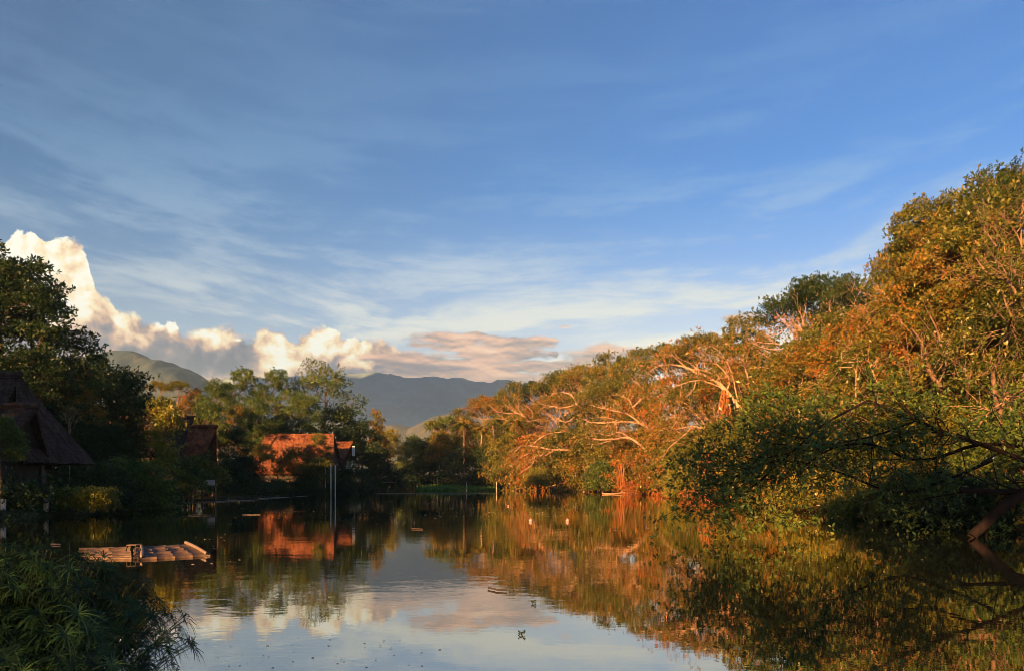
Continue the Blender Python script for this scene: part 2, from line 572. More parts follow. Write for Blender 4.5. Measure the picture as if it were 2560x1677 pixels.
M['wood_dark'] = plain('dark_timber', (0.035, 0.026, 0.020))
M['wood'] = plain('weathered_timber', (0.16, 0.12, 0.09))
M['white_post'] = plain('whitewashed_post', (0.62, 0.58, 0.52), 0.7, 0.3, 0.3, 6)
M['interior'] = plain('dark_board_wall', (0.02, 0.016, 0.014))
M['bamboo'] = plain('dried_bamboo', (0.14, 0.095, 0.064), 0.6, 0.35, 0.7, 7)
M['bamboo_pale'] = plain('bleached_bamboo', (0.22, 0.17, 0.13), 0.6, 0.35, 0.4, 9)
M['buoy'] = plain('pinkish_float', (0.36, 0.22, 0.21), 0.45, 0.4, 0.15, 4)
M['coconut'] = plain('coconut_husk', (0.20, 0.13, 0.04), 0.7, 0.2, 0.3, 6)

# ------------------------------------------------------------------ lake outline and ground
LAKE = np.array([(-26, 39), (-26.6, 49), (-31, 62), (-34, 76), (-31.5, 84), (-31.7, 112), (-31, 140), (-29, 165), (-20.5, 190), (-3, 205), (11, 184),
                 (18, 150), (22, 120), (21, 90), (20, 76), (18.5, 57), (21.5, 43), (21, 29), (20, 16), (14, 6), (6, 2.6), (-0.5, 2.6), (-1.4, 4.2), (-3.2, 7.3), (-6, 8.0),
                 (-12, 9), (-19, 14), (-24, 24)], float)


def lake_sd(x, y):
    """metres outside the lake's edge (negative on the water)"""
    x = np.asarray(x, float)
    y = np.asarray(y, float)
    d = np.full(x.shape, 1e9)
    ins = np.zeros(x.shape, bool)
    n = len(LAKE)
    for i in range(n):
        ax, ay = LAKE[i]
        bx, by = LAKE[(i + 1) % n]
        t = np.clip(((x - ax) * (bx - ax) + (y - ay) * (by - ay)) / ((bx - ax) ** 2 + (by - ay) ** 2), 0, 1)
        d = np.minimum(d, np.hypot(x - ax - t * (bx - ax), y - ay - t * (by - ay)))
        c = ((ay > y) != (by > y)) & (x < (bx - ax) * (y - ay) / (by - ay + 1e-12) + ax)
        ins ^= c
    return np.where(ins, -d, d)


def ground_z(x, y):
    s = lake_sd(x, y)
    z = np.clip(s * 0.45, -1.6, 0.45)
    rise = np.where(np.asarray(x) > 0, 0.10, 0.03)
    z = z + np.clip((s - 3) * rise, 0, 5.0)
    return z + 0.12 * np.sin(np.asarray(x) * 0.7) * np.cos(np.asarray(y) * 0.53) * (s > 1)


def build_ground():
    t = np.linspace(-1, 1, 181)
    gx = np.sinh(t * 5.2) / np.sinh(5.2) * 7000
    ty = np.linspace(-1, 1, 221)
    gy = np.sinh(ty * 5.2) / np.sinh(5.2) * 7000 + 70
    X, Y = np.meshgrid(gx, gy)
    Z = ground_z(X, Y)
    v = np.stack([X, Y, Z], -1).reshape(-1, 3)
    nx, ny = len(gx), len(gy)
    i = (np.arange(ny - 1)[:, None] * nx + np.arange(nx - 1)[None, :]).ravel()
    f = np.stack([i, i + 1, i + nx + 1, i + nx], -1)
    m, g = new_mat('lakeside_soil')
    geo = g.n.new('ShaderNodeNewGeometry')
    n = g.noise(geo.outputs['Position'], 0.6, 5, 0.65)
    c = g.ramp(n, [(0.35, (0.022, 0.020, 0.010)), (0.55, (0.040, 0.046, 0.016)), (0.7, (0.085, 0.065, 0.030))])
    principled(g, c, 0.95, 0.1, n, 0.8, 0.15)
    tag(link('ground', mesh_from('ground', v, f, m, True)), 'dark earth and low growth around the lake', None, None, 'structure')


def build_water():
    m, g = new_mat('lake_water')
    geo = g.n.new('ShaderNodeNewGeometry')
    pos = geo.outputs['Position']
    n1 = g.noise(g.vm('MULTIPLY', pos, (1.0, 1.5, 1)), 0.9, 3, 0.5, dim='2D')
    n2 = g.noise(g.vm('MULTIPLY', pos, (1.0, 1.8, 1)), 5.5, 2, 0.5, dim='2D')
    calm = g.noise(g.vm('MULTIPLY', pos, (0.05, 0.16, 1)), 1.0, 3, 0.5, dim='2D')
    rf = g.mr(calm, 0.42, 0.60, 0.35, 1.0)
    h = g.m('ADD', g.m('MULTIPLY', n1, 0.0030), g.m('MULTIPLY', n2, 0.0006))
    h = g.m('MULTIPLY', h, rf)
    b = g.n.new('ShaderNodeBump')
    b.inputs['Strength'].default_value = 1.0
    b.inputs['Distance'].default_value = 1.0
    g.put(b.inputs['Height'], h)
    gl = g.n.new('ShaderNodeBsdfGlossy')
    gl.inputs['Roughness'].default_value = 0.012
    gl.inputs['Color'].default_value = (1.0, 0.97, 0.91, 1)
    g.l.new(b.outputs[0], gl.inputs['Normal'])
    df = g.n.new('ShaderNodeBsdfDiffuse')
    df.inputs[0].default_value = (0.012, 0.014, 0.007, 1)
    fr = g.n.new('ShaderNodeFresnel')
    fr.inputs['IOR'].default_value = 3.4
    g.l.new(b.outputs[0], fr.inputs['Normal'])
    mx = g.n.new('ShaderNodeMixShader')
    g.put(mx.inputs[0], g.m('ADD', 0.30, g.m('MULTIPLY', fr.outputs[0], 0.68)))
    g.l.new(df.outputs[0], mx.inputs[1])
    g.l.new(gl.outputs[0], mx.inputs[2])
    g.l.new(mx.outputs[0], g.out.inputs[0])
    v = [(-60, -5, 0), (45, -5, 0), (45, 225, 0), (-60, 225, 0)]
    tag(link('water', mesh_from('water', v, [(0, 1, 2, 3)], m)), 'calm dark lake mirroring trees and sky', None, None, 'structure')


def fbm2(x, y, seed, oct_=5):
    rs = np.random.RandomState(seed)
    out = np.zeros_like(x, dtype=float)
    amp, fr = 1.0, 1.0
    for _ in range(oct_):
        th = rs.uniform(0, math.tau, 4)
        ph = rs.uniform(0, math.tau, 4)
        s = sum(np.sin(fr * (x * math.cos(a) + y * math.sin(a)) + p) for a, p in zip(th, ph)) / 4
        out += amp * (1 - 2 * np.abs(s))
        amp *= 0.5
        fr *= 2.1
    return out


def ridge(name, label, prof, Y, depth, mat, seed, rough, nx=260, ny=70, wl=260.0):
    us = np.array([p[0] for p in prof], float)
    vs = np.array([p[1] for p in prof], float)
    xs = (us - CU) / F * Y
    zs = CAMH + (HV - vs) / F * Y
    X = np.linspace(xs[0], xs[-1], nx)
    top = np.interp(X, xs, zs)
    T = np.linspace(-1, 1, ny)
    XX, TT = np.meshgrid(X, T)
    YY = Y + TT * depth
    env = np.clip(1 - np.abs(TT) ** 1.15, 0, 1)
    n = fbm2(XX / wl, YY / wl, seed)
    ZZ = top[None, :] * env + rough * n * np.clip(np.abs(TT) * 5, 0.10, 1) * np.clip(env * 4, 0, 1) - 3
    v = np.stack([XX, YY, ZZ], -1).reshape(-1, 3)
    i = (np.arange(ny - 1)[:, None] * nx + np.arange(nx - 1)[None, :]).ravel()
    f = np.stack([i, i + 1, i + nx + 1, i + nx], -1)
    tag(link(name, mesh_from(name, v, f, mat, True)), label, None, None, 'structure')


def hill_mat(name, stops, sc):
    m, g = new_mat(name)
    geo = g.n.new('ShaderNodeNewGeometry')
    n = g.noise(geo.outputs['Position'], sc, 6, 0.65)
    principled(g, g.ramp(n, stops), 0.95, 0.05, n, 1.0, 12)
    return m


build_ground()
build_water()
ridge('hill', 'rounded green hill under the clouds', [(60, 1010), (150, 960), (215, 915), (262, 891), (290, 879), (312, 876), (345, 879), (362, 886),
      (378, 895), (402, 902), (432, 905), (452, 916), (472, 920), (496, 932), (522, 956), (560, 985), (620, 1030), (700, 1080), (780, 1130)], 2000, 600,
      hill_mat('haze_blue_grass', [(0.3, (0.022, 0.046, 0.070)), (0.5, (0.036, 0.062, 0.082)), (0.68, (0.066, 0.082, 0.080))], 0.01), 5, 26, wl=110)  # some haze blue is mixed into the grass colour
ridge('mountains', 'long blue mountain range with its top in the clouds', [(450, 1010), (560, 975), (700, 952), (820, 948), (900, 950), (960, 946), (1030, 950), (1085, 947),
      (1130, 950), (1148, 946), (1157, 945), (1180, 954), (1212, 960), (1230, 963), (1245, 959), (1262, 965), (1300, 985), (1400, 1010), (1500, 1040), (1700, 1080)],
      4200, 1500, hill_mat('haze_blue_forest', [(0.3, (0.10, 0.17, 0.21)), (0.6, (0.16, 0.24, 0.28)), (0.8, (0.22, 0.29, 0.29))], 0.004), 11, 75, wl=330)  # pale blue of distant haze is put into the forest colour
ridge('mist_ridge', 'low ridge standing in for the pale mist under the mountains', [(820, 1110), (900, 1080), (950, 1062), (990, 1058), (1030, 1066), (1080, 1040), (1130, 1030),
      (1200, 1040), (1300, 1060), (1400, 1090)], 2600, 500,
      hill_mat('mist_ridge_tan', [(0.3, (0.05, 0.055, 0.045)), (0.6, (0.08, 0.08, 0.06)), (0.8, (0.12, 0.11, 0.08))], 0.02), 17, 14, wl=120)  # added ridge, its tan colour imitates a low band of mist

# ------------------------------------------------------------------ trees: generator
def bezier(p0, p1, p2, n):
    t = np.linspace(0, 1, n)[:, None]
    return (1 - t) ** 2 * p0 + 2 * t * (1 - t) * p1 + t * t * p2


def leaf_quads(rs, centers, per, spread, ln, flat=0.55, droop=0.15, wid=0.42, tuft=6):
    """leaf-shaped quads in tufts round each centre; returns verts, faces, tint"""
    n = len(centers)
    nt = max(1, per // tuft)
    tc = np.repeat(centers, nt, axis=0)
    off = rs.normal(size=tc.shape) * spread * np.array([1, 1, flat])
    tc = tc + off
    tt = np.clip(np.repeat(rs.uniform(0.15, 0.75, n), nt) + rs.normal(0, 0.16, len(tc)), 0, 1)
    base = np.repeat(tc, tuft, axis=0)
    out = np.repeat(off / (np.linalg.norm(off, axis=1)[:, None] + 1e-6), tuft, axis=0)
    d = rs.normal(size=base.shape) + out * 0.8 + np.array([0, 0, 0.25 - droop])
    d /= np.linalg.norm(d, axis=1)[:, None]
    L = ln * rs.uniform(0.65, 1.35, len(base))[:, None]
    up = rs.normal(size=base.shape) * 0.6 + np.array([0, 0, 1.0])
    s = np.cross(d, up)
    s /= np.linalg.norm(s, axis=1)[:, None] + 1e-6
    w = L * wid * 0.5
    p = base + d * L * 0.1
    v = np.stack([p, p + d * L * 0.5 + s * w, p + d * L, p + d * L * 0.5 - s * w], 1).reshape(-1, 3)
    f = np.arange(len(v)).reshape(-1, 4)
    t = np.repeat(np.clip(np.repeat(tt, tuft) + rs.normal(0, 0.06, len(base)), 0, 1), 4)
    return v, f, t


def skeleton(rs, P, r0, tips, segs, level=0, up=0.12):
    """split the tips into bundles and grow curved limbs towards them"""
    n = len(tips)
    if n <= 2 or level > 7:
        for q in tips:
            mid = (P + q) / 2 + rs.normal(0, 0.06, 3) * np.linalg.norm(q - P) + np.array([0, 0, 0.05 * np.linalg.norm(q - P)])
            segs.append((bezier(P, mid, q, 4), np.linspace(max(0.022, r0 * 0.6), 0.010, 4), 3))
        return
    k = 4 if (level == 0 and n > 30) else (3 if n > 12 and rs.rand() < 0.4 else 2)
    c = tips[rs.choice(n, k, replace=False)]
    for _ in range(5):
        a = np.argmin(((tips[:, None, :] - c[None]) ** 2).sum(-1), axis=1)
        c = np.array([tips[a == j].mean(0) if np.any(a == j) else c[j] for j in range(k)])
    for j in range(k):
        g = tips[a == j]
        if len(g) == 0:
            continue
        cen = g.mean(0)
        frac = 0.42 if level < 2 else 0.5
        Q = P + (cen - P) * frac
        Lq = np.linalg.norm(Q - P)
        Q = Q + rs.normal(0, 0.09, 3) * Lq + np.array([0, 0, -0.03 * Lq])
        mid = (P + Q) / 2 + rs.normal(0, 0.10, 3) * Lq + np.array([0, 0, up * Lq * (1 if level < 2 else -0.3)])
        r1 = r0 * (len(g) / n) ** 0.42 * 0.93
        segs.append((bezier(P, mid, Q, 6), np.linspace(r0 * 0.80 * (len(g) / n) ** 0.25, r1, 6), 6 if r0 > 0.08 else 4))
        skeleton(rs, Q, r1, g, segs, level + 1, up)


def merge_tubes(segs):
    V, Fa, n = [], [], 0
    for p, r, k in segs:
        v, f = tube(p, r, k)
        V.append(v)
        Fa.append(f + n)
        n += len(v)
    return np.concatenate(V), np.concatenate(Fa)


def make_variant(key, seed, H=14.0, R=6.0, style='umbrella', ntips=160, per=90, ln=0.34, spread=0.55, trunk=0.35, nl=9, tr=0.30, flat=0.5,
                 lean=(0.0, 0.0), bare=0.0, droop=0.15, thin=1.0, lobe_k=0.42):
    rs = np.random.RandomState(seed)
    lobes = []
    for i in range(nl):
        th = i * 2.399 + rs.uniform(-0.4, 0.4)
        if style == 'umbrella':
            rr = R * 0.72 * math.sqrt((i + 0.3) / nl)
            z = H * (0.97 - 0.30 * (rr / R) ** 2) - R * lobe_k * flat
            lobes.append((rr * math.cos(th), rr * math.sin(th), z + rs.uniform(-0.05, 0.03) * H, R * lobe_k * rs.uniform(0.75, 1.2), flat))
        elif style == 'round':
            q = (i + 0.5) / nl
            zz = 0.97 - q * 0.62
            prof = math.sqrt(max(0.06, 1 - (2 * (zz - 0.60)) ** 2 * 1.15))
            rr = R * 0.62 * prof * (0.35 + 0.65 * min(1, q * 2.2))
            rl = R * lobe_k * rs.uniform(0.75, 1.15)
            lobes.append((rr * math.cos(th), rr * math.sin(th), max(rl * .5, H * zz - rl * 0.7), rl, 0.72))
        elif style == 'wall':                       # leafy down to the ground
            q = (i + 0.5) / nl
            zz = 0.98 - q * 0.86
            rr = R * 0.60 * (0.25 + 0.75 * min(1, q * 1.8))
            rl = R * lobe_k * rs.uniform(0.8, 1.15)
            lobes.append((rr * math.cos(th), rr * math.sin(th), max(rl * 0.3, H * zz - rl * 0.7), rl, 0.75))
        elif style == 'column':
            q = (i + 0.5) / nl
            rl = R * rs.uniform(0.6, 1.0) * math.sin(math.pi * (0.12 + 0.8 * q)) ** 0.6
            lobes.append((rs.uniform(-.3, .3) * R, rs.uniform(-.3, .3) * R, H * (0.28 + 0.66 * (1 - q)) - rl * 0.3, rl, 1.0))
        elif style == 'cone':
            q = (i + 0.5) / nl
            rl = R * (0.25 + 0.75 * q) * 0.55
            lobes.append((rl * 0.9 * math.cos(th) * q, rl * 0.9 * math.sin(th) * q, H * (0.97 - 0.72 * q) - rl * 0.3, rl, 0.9))
    lobes = np.array(lobes)
    lobes[:, 0] += lean[0] * lobes[:, 2] / H
    lobes[:, 1] += lean[1] * lobes[:, 2] / H
    w = lobes[:, 3] ** 2
    cnt = np.maximum(3, (ntips * w / w.sum()).astype(int))
    tips = []
    for (x, y, z, r, fl), c in zip(lobes, cnt):
        d = rs.normal(size=(c, 3))
        d /= np.linalg.norm(d, axis=1)[:, None]
        d[:, 2] = np.where(d[:, 2] < -0.35, -d[:, 2], d[:, 2])
        tips.append(np.array([x, y, z]) + d * r * rs.uniform(0.72, 1.0, c)[:, None] * np.array([1, 1, fl]))
    tips = np.concatenate(tips)
    k = H / tips[:, 2].max()
    tips[:, 2] = np.maximum(tips[:, 2] * k, 0.25)
    segs = []
    top = np.array([lean[0] * trunk * 0.7, lean[1] * trunk * 0.7, H * trunk])
    mid = np.array([lean[0] * 0.1 + rs.uniform(-.3, .3), lean[1] * 0.1, H * trunk * 0.5])
    base = np.array([0, 0, -0.8])
    segs.append((np.concatenate([[[0, 0, -H * 1.1], [0, 0, -H * 0.5]], bezier(base, mid, top, 8)]), np.concatenate([[tr * 1.5, tr * 1.25, tr * 1.15], np.linspace(tr, tr * 0.75, 7)]), 9))
    skeleton(rs, top, tr * 0.8 * thin, tips, segs)
    if bare > 0:                                    # leafless limbs reaching out of the crown
        nb = int(bare)
        for _ in range(nb):
            th = rs.uniform(-2.9, -0.6)
            L = R * rs.uniform(0.8, 1.25)
            z0 = H * rs.uniform(0.32, 0.62)
            b0 = top * rs.uniform(0.7, 1.1)
            q = np.array([L * math.cos(th), L * math.sin(th), z0 + L * 0.12]) + np.array([lean[0], lean[1], 0]) * 0.4
            btips = q + rs.normal(size=(9, 3)) * L * np.array([0.20, 0.20, 0.13])
            skeleton(rs, b0, tr * 0.42, np.concatenate([btips]), segs, 1, 0.25)
    sv, sf = merge_tubes(segs)
    lv, lf, lt = leaf_quads(rs, tips, per, spread, ln, flat=0.55, droop=droop)
    below = lv[:, 2] < 0.02
    lv[below, 2] = 0.02
    VAR[key] = dict(H=float(np.percentile(lv[:, 2], 99.7)), R=float(np.percentile(np.abs(lv[:, 0]), 98)), trunk=(sv, sf), crown=(lv, lf, lt), mesh={})


VAR = {}
make_variant('umbA', 11, 15, 8.0, 'umbrella', 200, 110, 0.34, 0.62, 0.30, 12, 0.34, bare=3)
make_variant('umbB', 12, 15, 8.5, 'umbrella', 190, 110, 0.34, 0.62, 0.26, 11, 0.36, lean=(-2.5, -1), bare=4)
make_variant('umbC', 13, 13, 6.5, 'umbrella', 150, 72, 0.34, 0.50, 0.42, 9, 0.24, flat=0.42)
make_variant('rndA', 21, 14, 6.0, 'round', 240, 100, 0.34, 0.44, 0.24, 15, 0.30, bare=2)
make_variant('rndB', 22, 14, 6.4, 'round', 240, 100, 0.34, 0.44, 0.22, 16, 0.30, bare=3, lean=(-1.5, 0))
make_variant('rndC', 23, 12, 4.6, 'round', 150, 100, 0.32, 0.48, 0.30, 12, 0.22)
make_variant('walA', 31, 9, 5.4, 'wall', 230, 92, 0.34, 0.48, 0.10, 16, 0.20)
make_variant('walB', 32, 9, 5.0, 'wall', 220, 92, 0.34, 0.48, 0.10, 15, 0.20, bare=3)
make_variant('airA', 41, 17, 8.5, 'round', 260, 60, 0.34, 0.50, 0.26, 20, 0.32, lobe_k=0.34)
make_variant('clmA', 45, 15, 5.5, 'round', 170, 96, 0.34, 0.42, 0.34, 11, 0.26, lobe_k=0.40)
make_variant('sprA', 46, 12, 3.0, 'column', 60, 70, 0.26, 0.34, 0.40, 9, 0.12)
make_variant('colA', 51, 9, 1.5, 'column', 70, 90, 0.28, 0.36, 0.22, 7, 0.10)
make_variant('conA', 55, 13, 4.0, 'cone', 130, 90, 0.34, 0.45, 0.25, 12, 0.20)
make_variant('bshA', 61, 3.2, 2.6, 'wall', 130, 80, 0.20, 0.34, 0.08, 12, 0.06)
make_variant('bshB', 62, 2.6, 2.4, 'wall', 120, 80, 0.20, 0.34, 0.08, 11, 0.06)
# nearer trees get finer leaves
make_variant('nrA', 71, 15, 6.5, 'round', 460, 132, 0.24, 0.36, 0.26, 22, 0.34, bare=2, lobe_k=0.34)
make_variant('nrB', 72, 16, 6.5, 'umbrella', 380, 150, 0.24, 0.46, 0.38, 17, 0.34, flat=0.62, lobe_k=0.34)
make_variant('nrC', 73, 8, 5.0, 'wall', 380, 130, 0.22, 0.44, 0.10, 20, 0.20, lobe_k=0.36)
make_variant('twig', 75, 5.0, 2.2, 'umbrella', 60, 8, 0.18, 0.25, 0.35, 8, 0.05, flat=0.9)


def variant_mesh(key, part, mat):
    d = VAR[key]
    mk = (part, mat)
    if mk not in d['mesh']:
        if part == 'trunk':
            d['mesh'][mk] = mesh_from(key + '_trunk', *d['trunk'], M[mat], True)
        else:
            v, f, t = d['crown']
            d['mesh'][mk] = mesh_from(key + '_crown', v, f, M[mat], False, t)
    return d['mesh'][mk]


def tree(name, key, u, vtop, Y, label, wpx=None, leaf='leaf_bronze', bark='bark_pale', rot=None, group=None, cat='tree', zb=None, crown='crown'):
    """one tree: an Empty at its foot, a trunk with limbs and a crown; sized so its top reaches photo row vtop"""
    x = (u - CU) / F * Y
    z0 = float(ground_z(x, Y)) if zb is None else zb
    top = CAMH + (HV - vtop) / F * Y
    d = VAR[key]
    sz = (top - z0) / d['H']
    sx = (wpx / 2 / F * Y) / d['R'] if wpx else sz
    if rot is None:
        rot = (hash_(u * 7 + Y) % 100) / 100 * 0.9 - 0.45 if key in ('umbB', 'rndB', 'umbA', 'walB') else (hash_(u * 3 + Y * 5) % 628) / 100
    e = empty(name, (x, Y, z0), rot)
    tag(e, label, cat, group)
    t = link('trunk' if cat == 'tree' else 'stem', variant_mesh(key, 'trunk', bark), e)
    c = link(crown, variant_mesh(key, 'crown', leaf), e)
    s3 = min(max(sz, sx * 0.72), sx * 1.12)         # keep the crown's proportions; a taller tree stands on a longer bole
    e.scale = (sx, sx, s3)
    lift = (top - z0) / s3 - d['H']
    t.location.z = c.location.z = lift
    return e


def hash_(a):
    return int(abs(math.sin(a * 12.9898 + 4.1) * 43758.5453)) % 100000


def make_palm(seed, H=14.0, nf=20, fl=3.4):
    rs = np.random.RandomState(seed)
    segs = [(bezier(np.array([0, 0, -4.0]), np.array([rs.uniform(-1, 1), 0.3, H * 0.5]), np.array([0, 0, H]), 12), np.linspace(0.20, 0.12, 12), 8)]
    tv, tf = merge_tubes(segs)
    V, Fq, T, n = [], [], [], 0
    for i in range(nf):
        a = i * 2.399
        e = rs.uniform(-0.5, 1.2)
        L = fl * rs.uniform(0.85, 1.1)
        hd = np.array([math.cos(a), math.sin(a), 0])
        p0 = np.array([0, 0, H])
        p1 = p0 + hd * L * 0.5 * math.cos(e) + np.array([0, 0, L * (0.55 * math.sin(e) + 0.22)])
        p2 = p0 + hd * L * (0.55 + 0.4 * math.cos(e)) + np.array([0, 0, L * (0.6 * math.sin(e) - 0.38)])
        rib = bezier(p0, p1, p2, 22)
        side = np.cross(hd, [0, 0, 1])
        tint = rs.uniform(0.1, 0.9)
        for k in range(1, 22):
            t = k / 21
            ll = 0.75 * math.sin(math.pi * (0.12 + 0.83 * t)) + 0.05
            tang = rib[k] - rib[k - 1]
            tang /= np.linalg.norm(tang)
            for sgn in (-1, 1):
                for jj in (0.0, 0.5):
                    b = rib[k] - tang * jj * 0.16
                    d = side * sgn * 0.80 + tang * 0.55 + np.array([0, 0, -0.45]) + rs.normal(0, 0.05, 3)
                    d /= np.linalg.norm(d)
                    w = tang * 0.045
                    V += [b - w, b + w, b + d * ll * 0.6 + w, b + d * ll]
                    Fq.append((n, n + 1, n + 2, n + 3))
                    T += [tint] * 4
                    n += 4
    return (tv, tf), (np.array(V), np.array(Fq), np.array(T))


for key_, sd_, nf_ in (('palmA', 5, 22), ('palmB', 6, 17)):
    a_, b_ = make_palm(sd_, nf=nf_)
    VAR[key_] = dict(H=float(b_[0][:, 2].max()), R=3.2, trunk=a_, crown=b_, mesh={})


# ------------------------------------------------------------------ bare limbs followed from the photograph
def smooth_path(p, m=4):
    p = np.asarray(p, float)
    n = len(p)
    out = []
    for i in range(n - 1):
        a, b, c, d = p[max(i - 1, 0)], p[i], p[i + 1], p[min(i + 2, n - 1)]
        for j in range(m):
            t = j / m
            out.append(0.5 * ((2 * b) + (-a + c) * t + (2 * a - 5 * b + 4 * c - d) * t * t + (-a + 3 * b - 3 * c + d) * t ** 3))
    out.append(p[-1])
    return np.array(out)


def limb_tree(name, label, Y, limbs, seed, bark='bark_pale', tuft=None, leaf='leaf_bronze', cat='tree', twig=1.0, dy=5.0, group=None, scale_px=(1.0, 0.0, 0.0), per=26, ln=0.30, thick=0.6, back=6.0):
    """limbs: (r0_px, r1_px, [(u, v), ...]) from foot to tip. Each gets its own swing in depth, side twigs and sparse leaves."""
    rs = np.random.RandomState(seed)
    s, ou, ov = scale_px
    segs, tips = [], []
    k0 = Y / F
    done_uv, done_sh = [], []
    for li, (r0, r1, pts) in enumerate(limbs):
        P = np.array([W(ou + a / s, ov + b / s, Y) for a, b in pts])
        P = smooth_path(P)
        n = len(P)
        sw = rs.uniform(-1, 1)
        tt = np.linspace(0, 1, n)
        r0, r1 = r0 * thick, max(r1 * thick, 0.45)
        if li == 0:                                 # the foot stands back among the foliage
            shift = back * (1 - tt) ** 1.4
        else:                                       # starts where it meets its parent limb, then swings nearer or farther
            q0 = P[0]
            s0 = 0.0
            best = 1e9
            for A_, S_ in zip(done_uv, done_sh):
                dd = np.hypot(A_[:, 0] - q0[0], A_[:, 2] - q0[2])
                j = int(dd.argmin())
                if dd[j] < best:
                    best, s0 = dd[j], S_[j]
            shift = s0 + sw * dy * 0.5 * tt ** 1.3
        done_uv.append(P.copy())
        done_sh.append(shift)
        for i in range(n):                          # keep the true direction: move along the sight line
            f = (Y + shift[i]) / Y
            P[i, 0] *= f
            P[i, 1] *= f
            P[i, 2] = CAMH + (P[i, 2] - CAMH) * f
        P[1:-1] += rs.normal(0, 0.06 * r0 * k0, (n - 2, 3)) * 1.5
        rad = np.linspace(r0, r1, n) * k0
        segs.append((P, rad, 8 if r0 > 4 else 6))
        L = np.linalg.norm(np.diff(P, axis=0), axis=1).sum()
        nt = int(twig * (3 + L * 1.1))
        for _ in range(nt):
            i = rs.randint(int(n * 0.35), n - 1)
            d = P[i + 1] - P[i]
            d /= np.linalg.norm(d) + 1e-9
            dd = d * 0.8 + rs.normal(0, 0.65, 3) + np.array([0, 0, 0.25])
            dd /= np.linalg.norm(dd)
            ll = rs.uniform(0.8, 2.6)
            q = P[i] + dd * ll
            rr = min(rad[i] * 0.45, 0.05)
            mid = P[i] + dd * ll * 0.5 + rs.normal(0, 0.14, 3) * ll
            segs.append((bezier(P[i], mid, q, 5), np.linspace(rr, 0.010, 5), 4))
            for _k in range(2):
                q2 = mid + (dd + rs.normal(0, 0.6, 3)) * ll * 0.45
                segs.append((bezier(mid, (mid + q2) / 2 + rs.normal(0, 0.06, 3), q2, 3), np.linspace(rr * 0.6, 0.008, 3), 3))
                tips.append(q2)
            tips.append(q)
    foot = np.array(segs[0][0][0])
    e = empty(name, tuple(foot))
    tag(e, label, cat, group)
    sv, sf = merge_tubes(segs)
    link('trunk', mesh_from(name + '_trunk', sv - foot, sf, M[bark], True), e)
    if tuft:
        tips = np.array(tips)
        sel = tips[rs.rand(len(tips)) < tuft]
        if len(sel):
            v, f, t = leaf_quads(rs, sel, per, 0.38, ln, 0.7, 0.2)
            link('crown', mesh_from(name + '_crown', v - foot, f, M[leaf], False, t), e)
    return e

# ------------------------------------------------------------------ right bank
RB = 'trees crowding the right bank'
# back row, along the skyline: key, u, v_top, Y, width_px, leaf, label
for row in [
    ('umbC', 1108, 1040, 205, 90, 'leaf_green', 'small dark-topped tree at the far left end of the right bank'),
    ('rndA', 1160, 1022, 208, 110, 'leaf_bronze', 'golden rounded tree rising just behind the coconut palms'),
    ('umbA', 1222, 990, 205, 120, 'leaf_bronze', 'bronze spreading tree where the skyline starts to climb beside the mountains'),
    ('rndB', 1292, 955, 205, 130, 'leaf_olive', 'olive crown whose top touches the pink cloud band'),
    ('umbC', 1345, 952, 200, 110, 'leaf_dark', 'dark feathery crown on the skyline under the lowest pink cloud'),
    ('umbA', 1410, 928, 195, 150, 'leaf_olive', 'wide flat-topped crown one step up the skyline'),
    ('umbC', 1458, 908, 185, 130, 'leaf_olive', 'olive umbrella crown jutting from the middle of the skyline slope'),
    ('rndA', 1530, 885, 172, 150, 'leaf_olive', 'bushy olive crown at the middle of the climbing skyline'),
    ('rndB', 1600, 874, 160, 150, 'leaf_olive', 'rounded crown above the bare fan of pale branches'),
    ('umbA', 1680, 862, 140, 170, 'leaf_olive', 'broad crown behind the broken pale trunks'),
    ('umbB', 1768, 836, 126, 200, 'leaf_bronze', 'bronze crown left of the high dark umbrella tree'),
    ('rndA', 1870, 790, 110, 190, 'leaf_olive', 'olive crown under the left edge of the dark umbrella tree'),
    ('umbA', 2035, 700, 92, 250, 'leaf_dark', 'dark flat umbrella tree with sky showing through its top'),
    ('airA', 2130, 684, 84, 200, 'leaf_dark', 'thin dark tree with scattered tufts left of the tallest grove'),
    ('rndB', 2110, 780, 80, 280, 'leaf_olive', 'olive crown filling the slope below the tufted tree'),
]:
    tree('broadleaf_tree', row[0], row[1], row[2], row[3], row[6], row[4], row[5], group=RB)
for row in [
    ('nrA', 2300, 588, 62, 200, 'leaf_olive', 'big olive tree forming the rounded left shoulder of the tallest grove'),
    ('nrA', 2345, 497, 60, 300, 'leaf_olive', 'domed green crown on top of the tallest grove'),
    ('nrA', 2510, 428, 50, 380, 'leaf_olive', 'tallest dark green tree at the right edge of the picture'),
    ('sprA', 2462, 412, 47, 110, 'leaf_green', 'spindly top with open tufts against the sky near the right edge'),
    ('sprA', 2552, 374, 44, 120, 'leaf_dark', 'topmost dark sprigs cut off by the right edge of the picture'),
    ('nrA', 2420, 560, 52, 380, 'leaf_bronze', 'russet tree with red vines in the heart of the tallest grove'),
    ('nrA', 2190, 770, 66, 290, 'leaf_bronze', 'bronze crown below the rounded shoulder of the tallest grove'),
    ('nrA', 2580, 620, 44, 380, 'leaf_olive', 'leafy tree low at the right edge under the tallest crown'),
]:
    tree('grove_tree', row[0], row[1], row[2], row[3], row[6], row[4], row[5], bark='bark', group=RB)
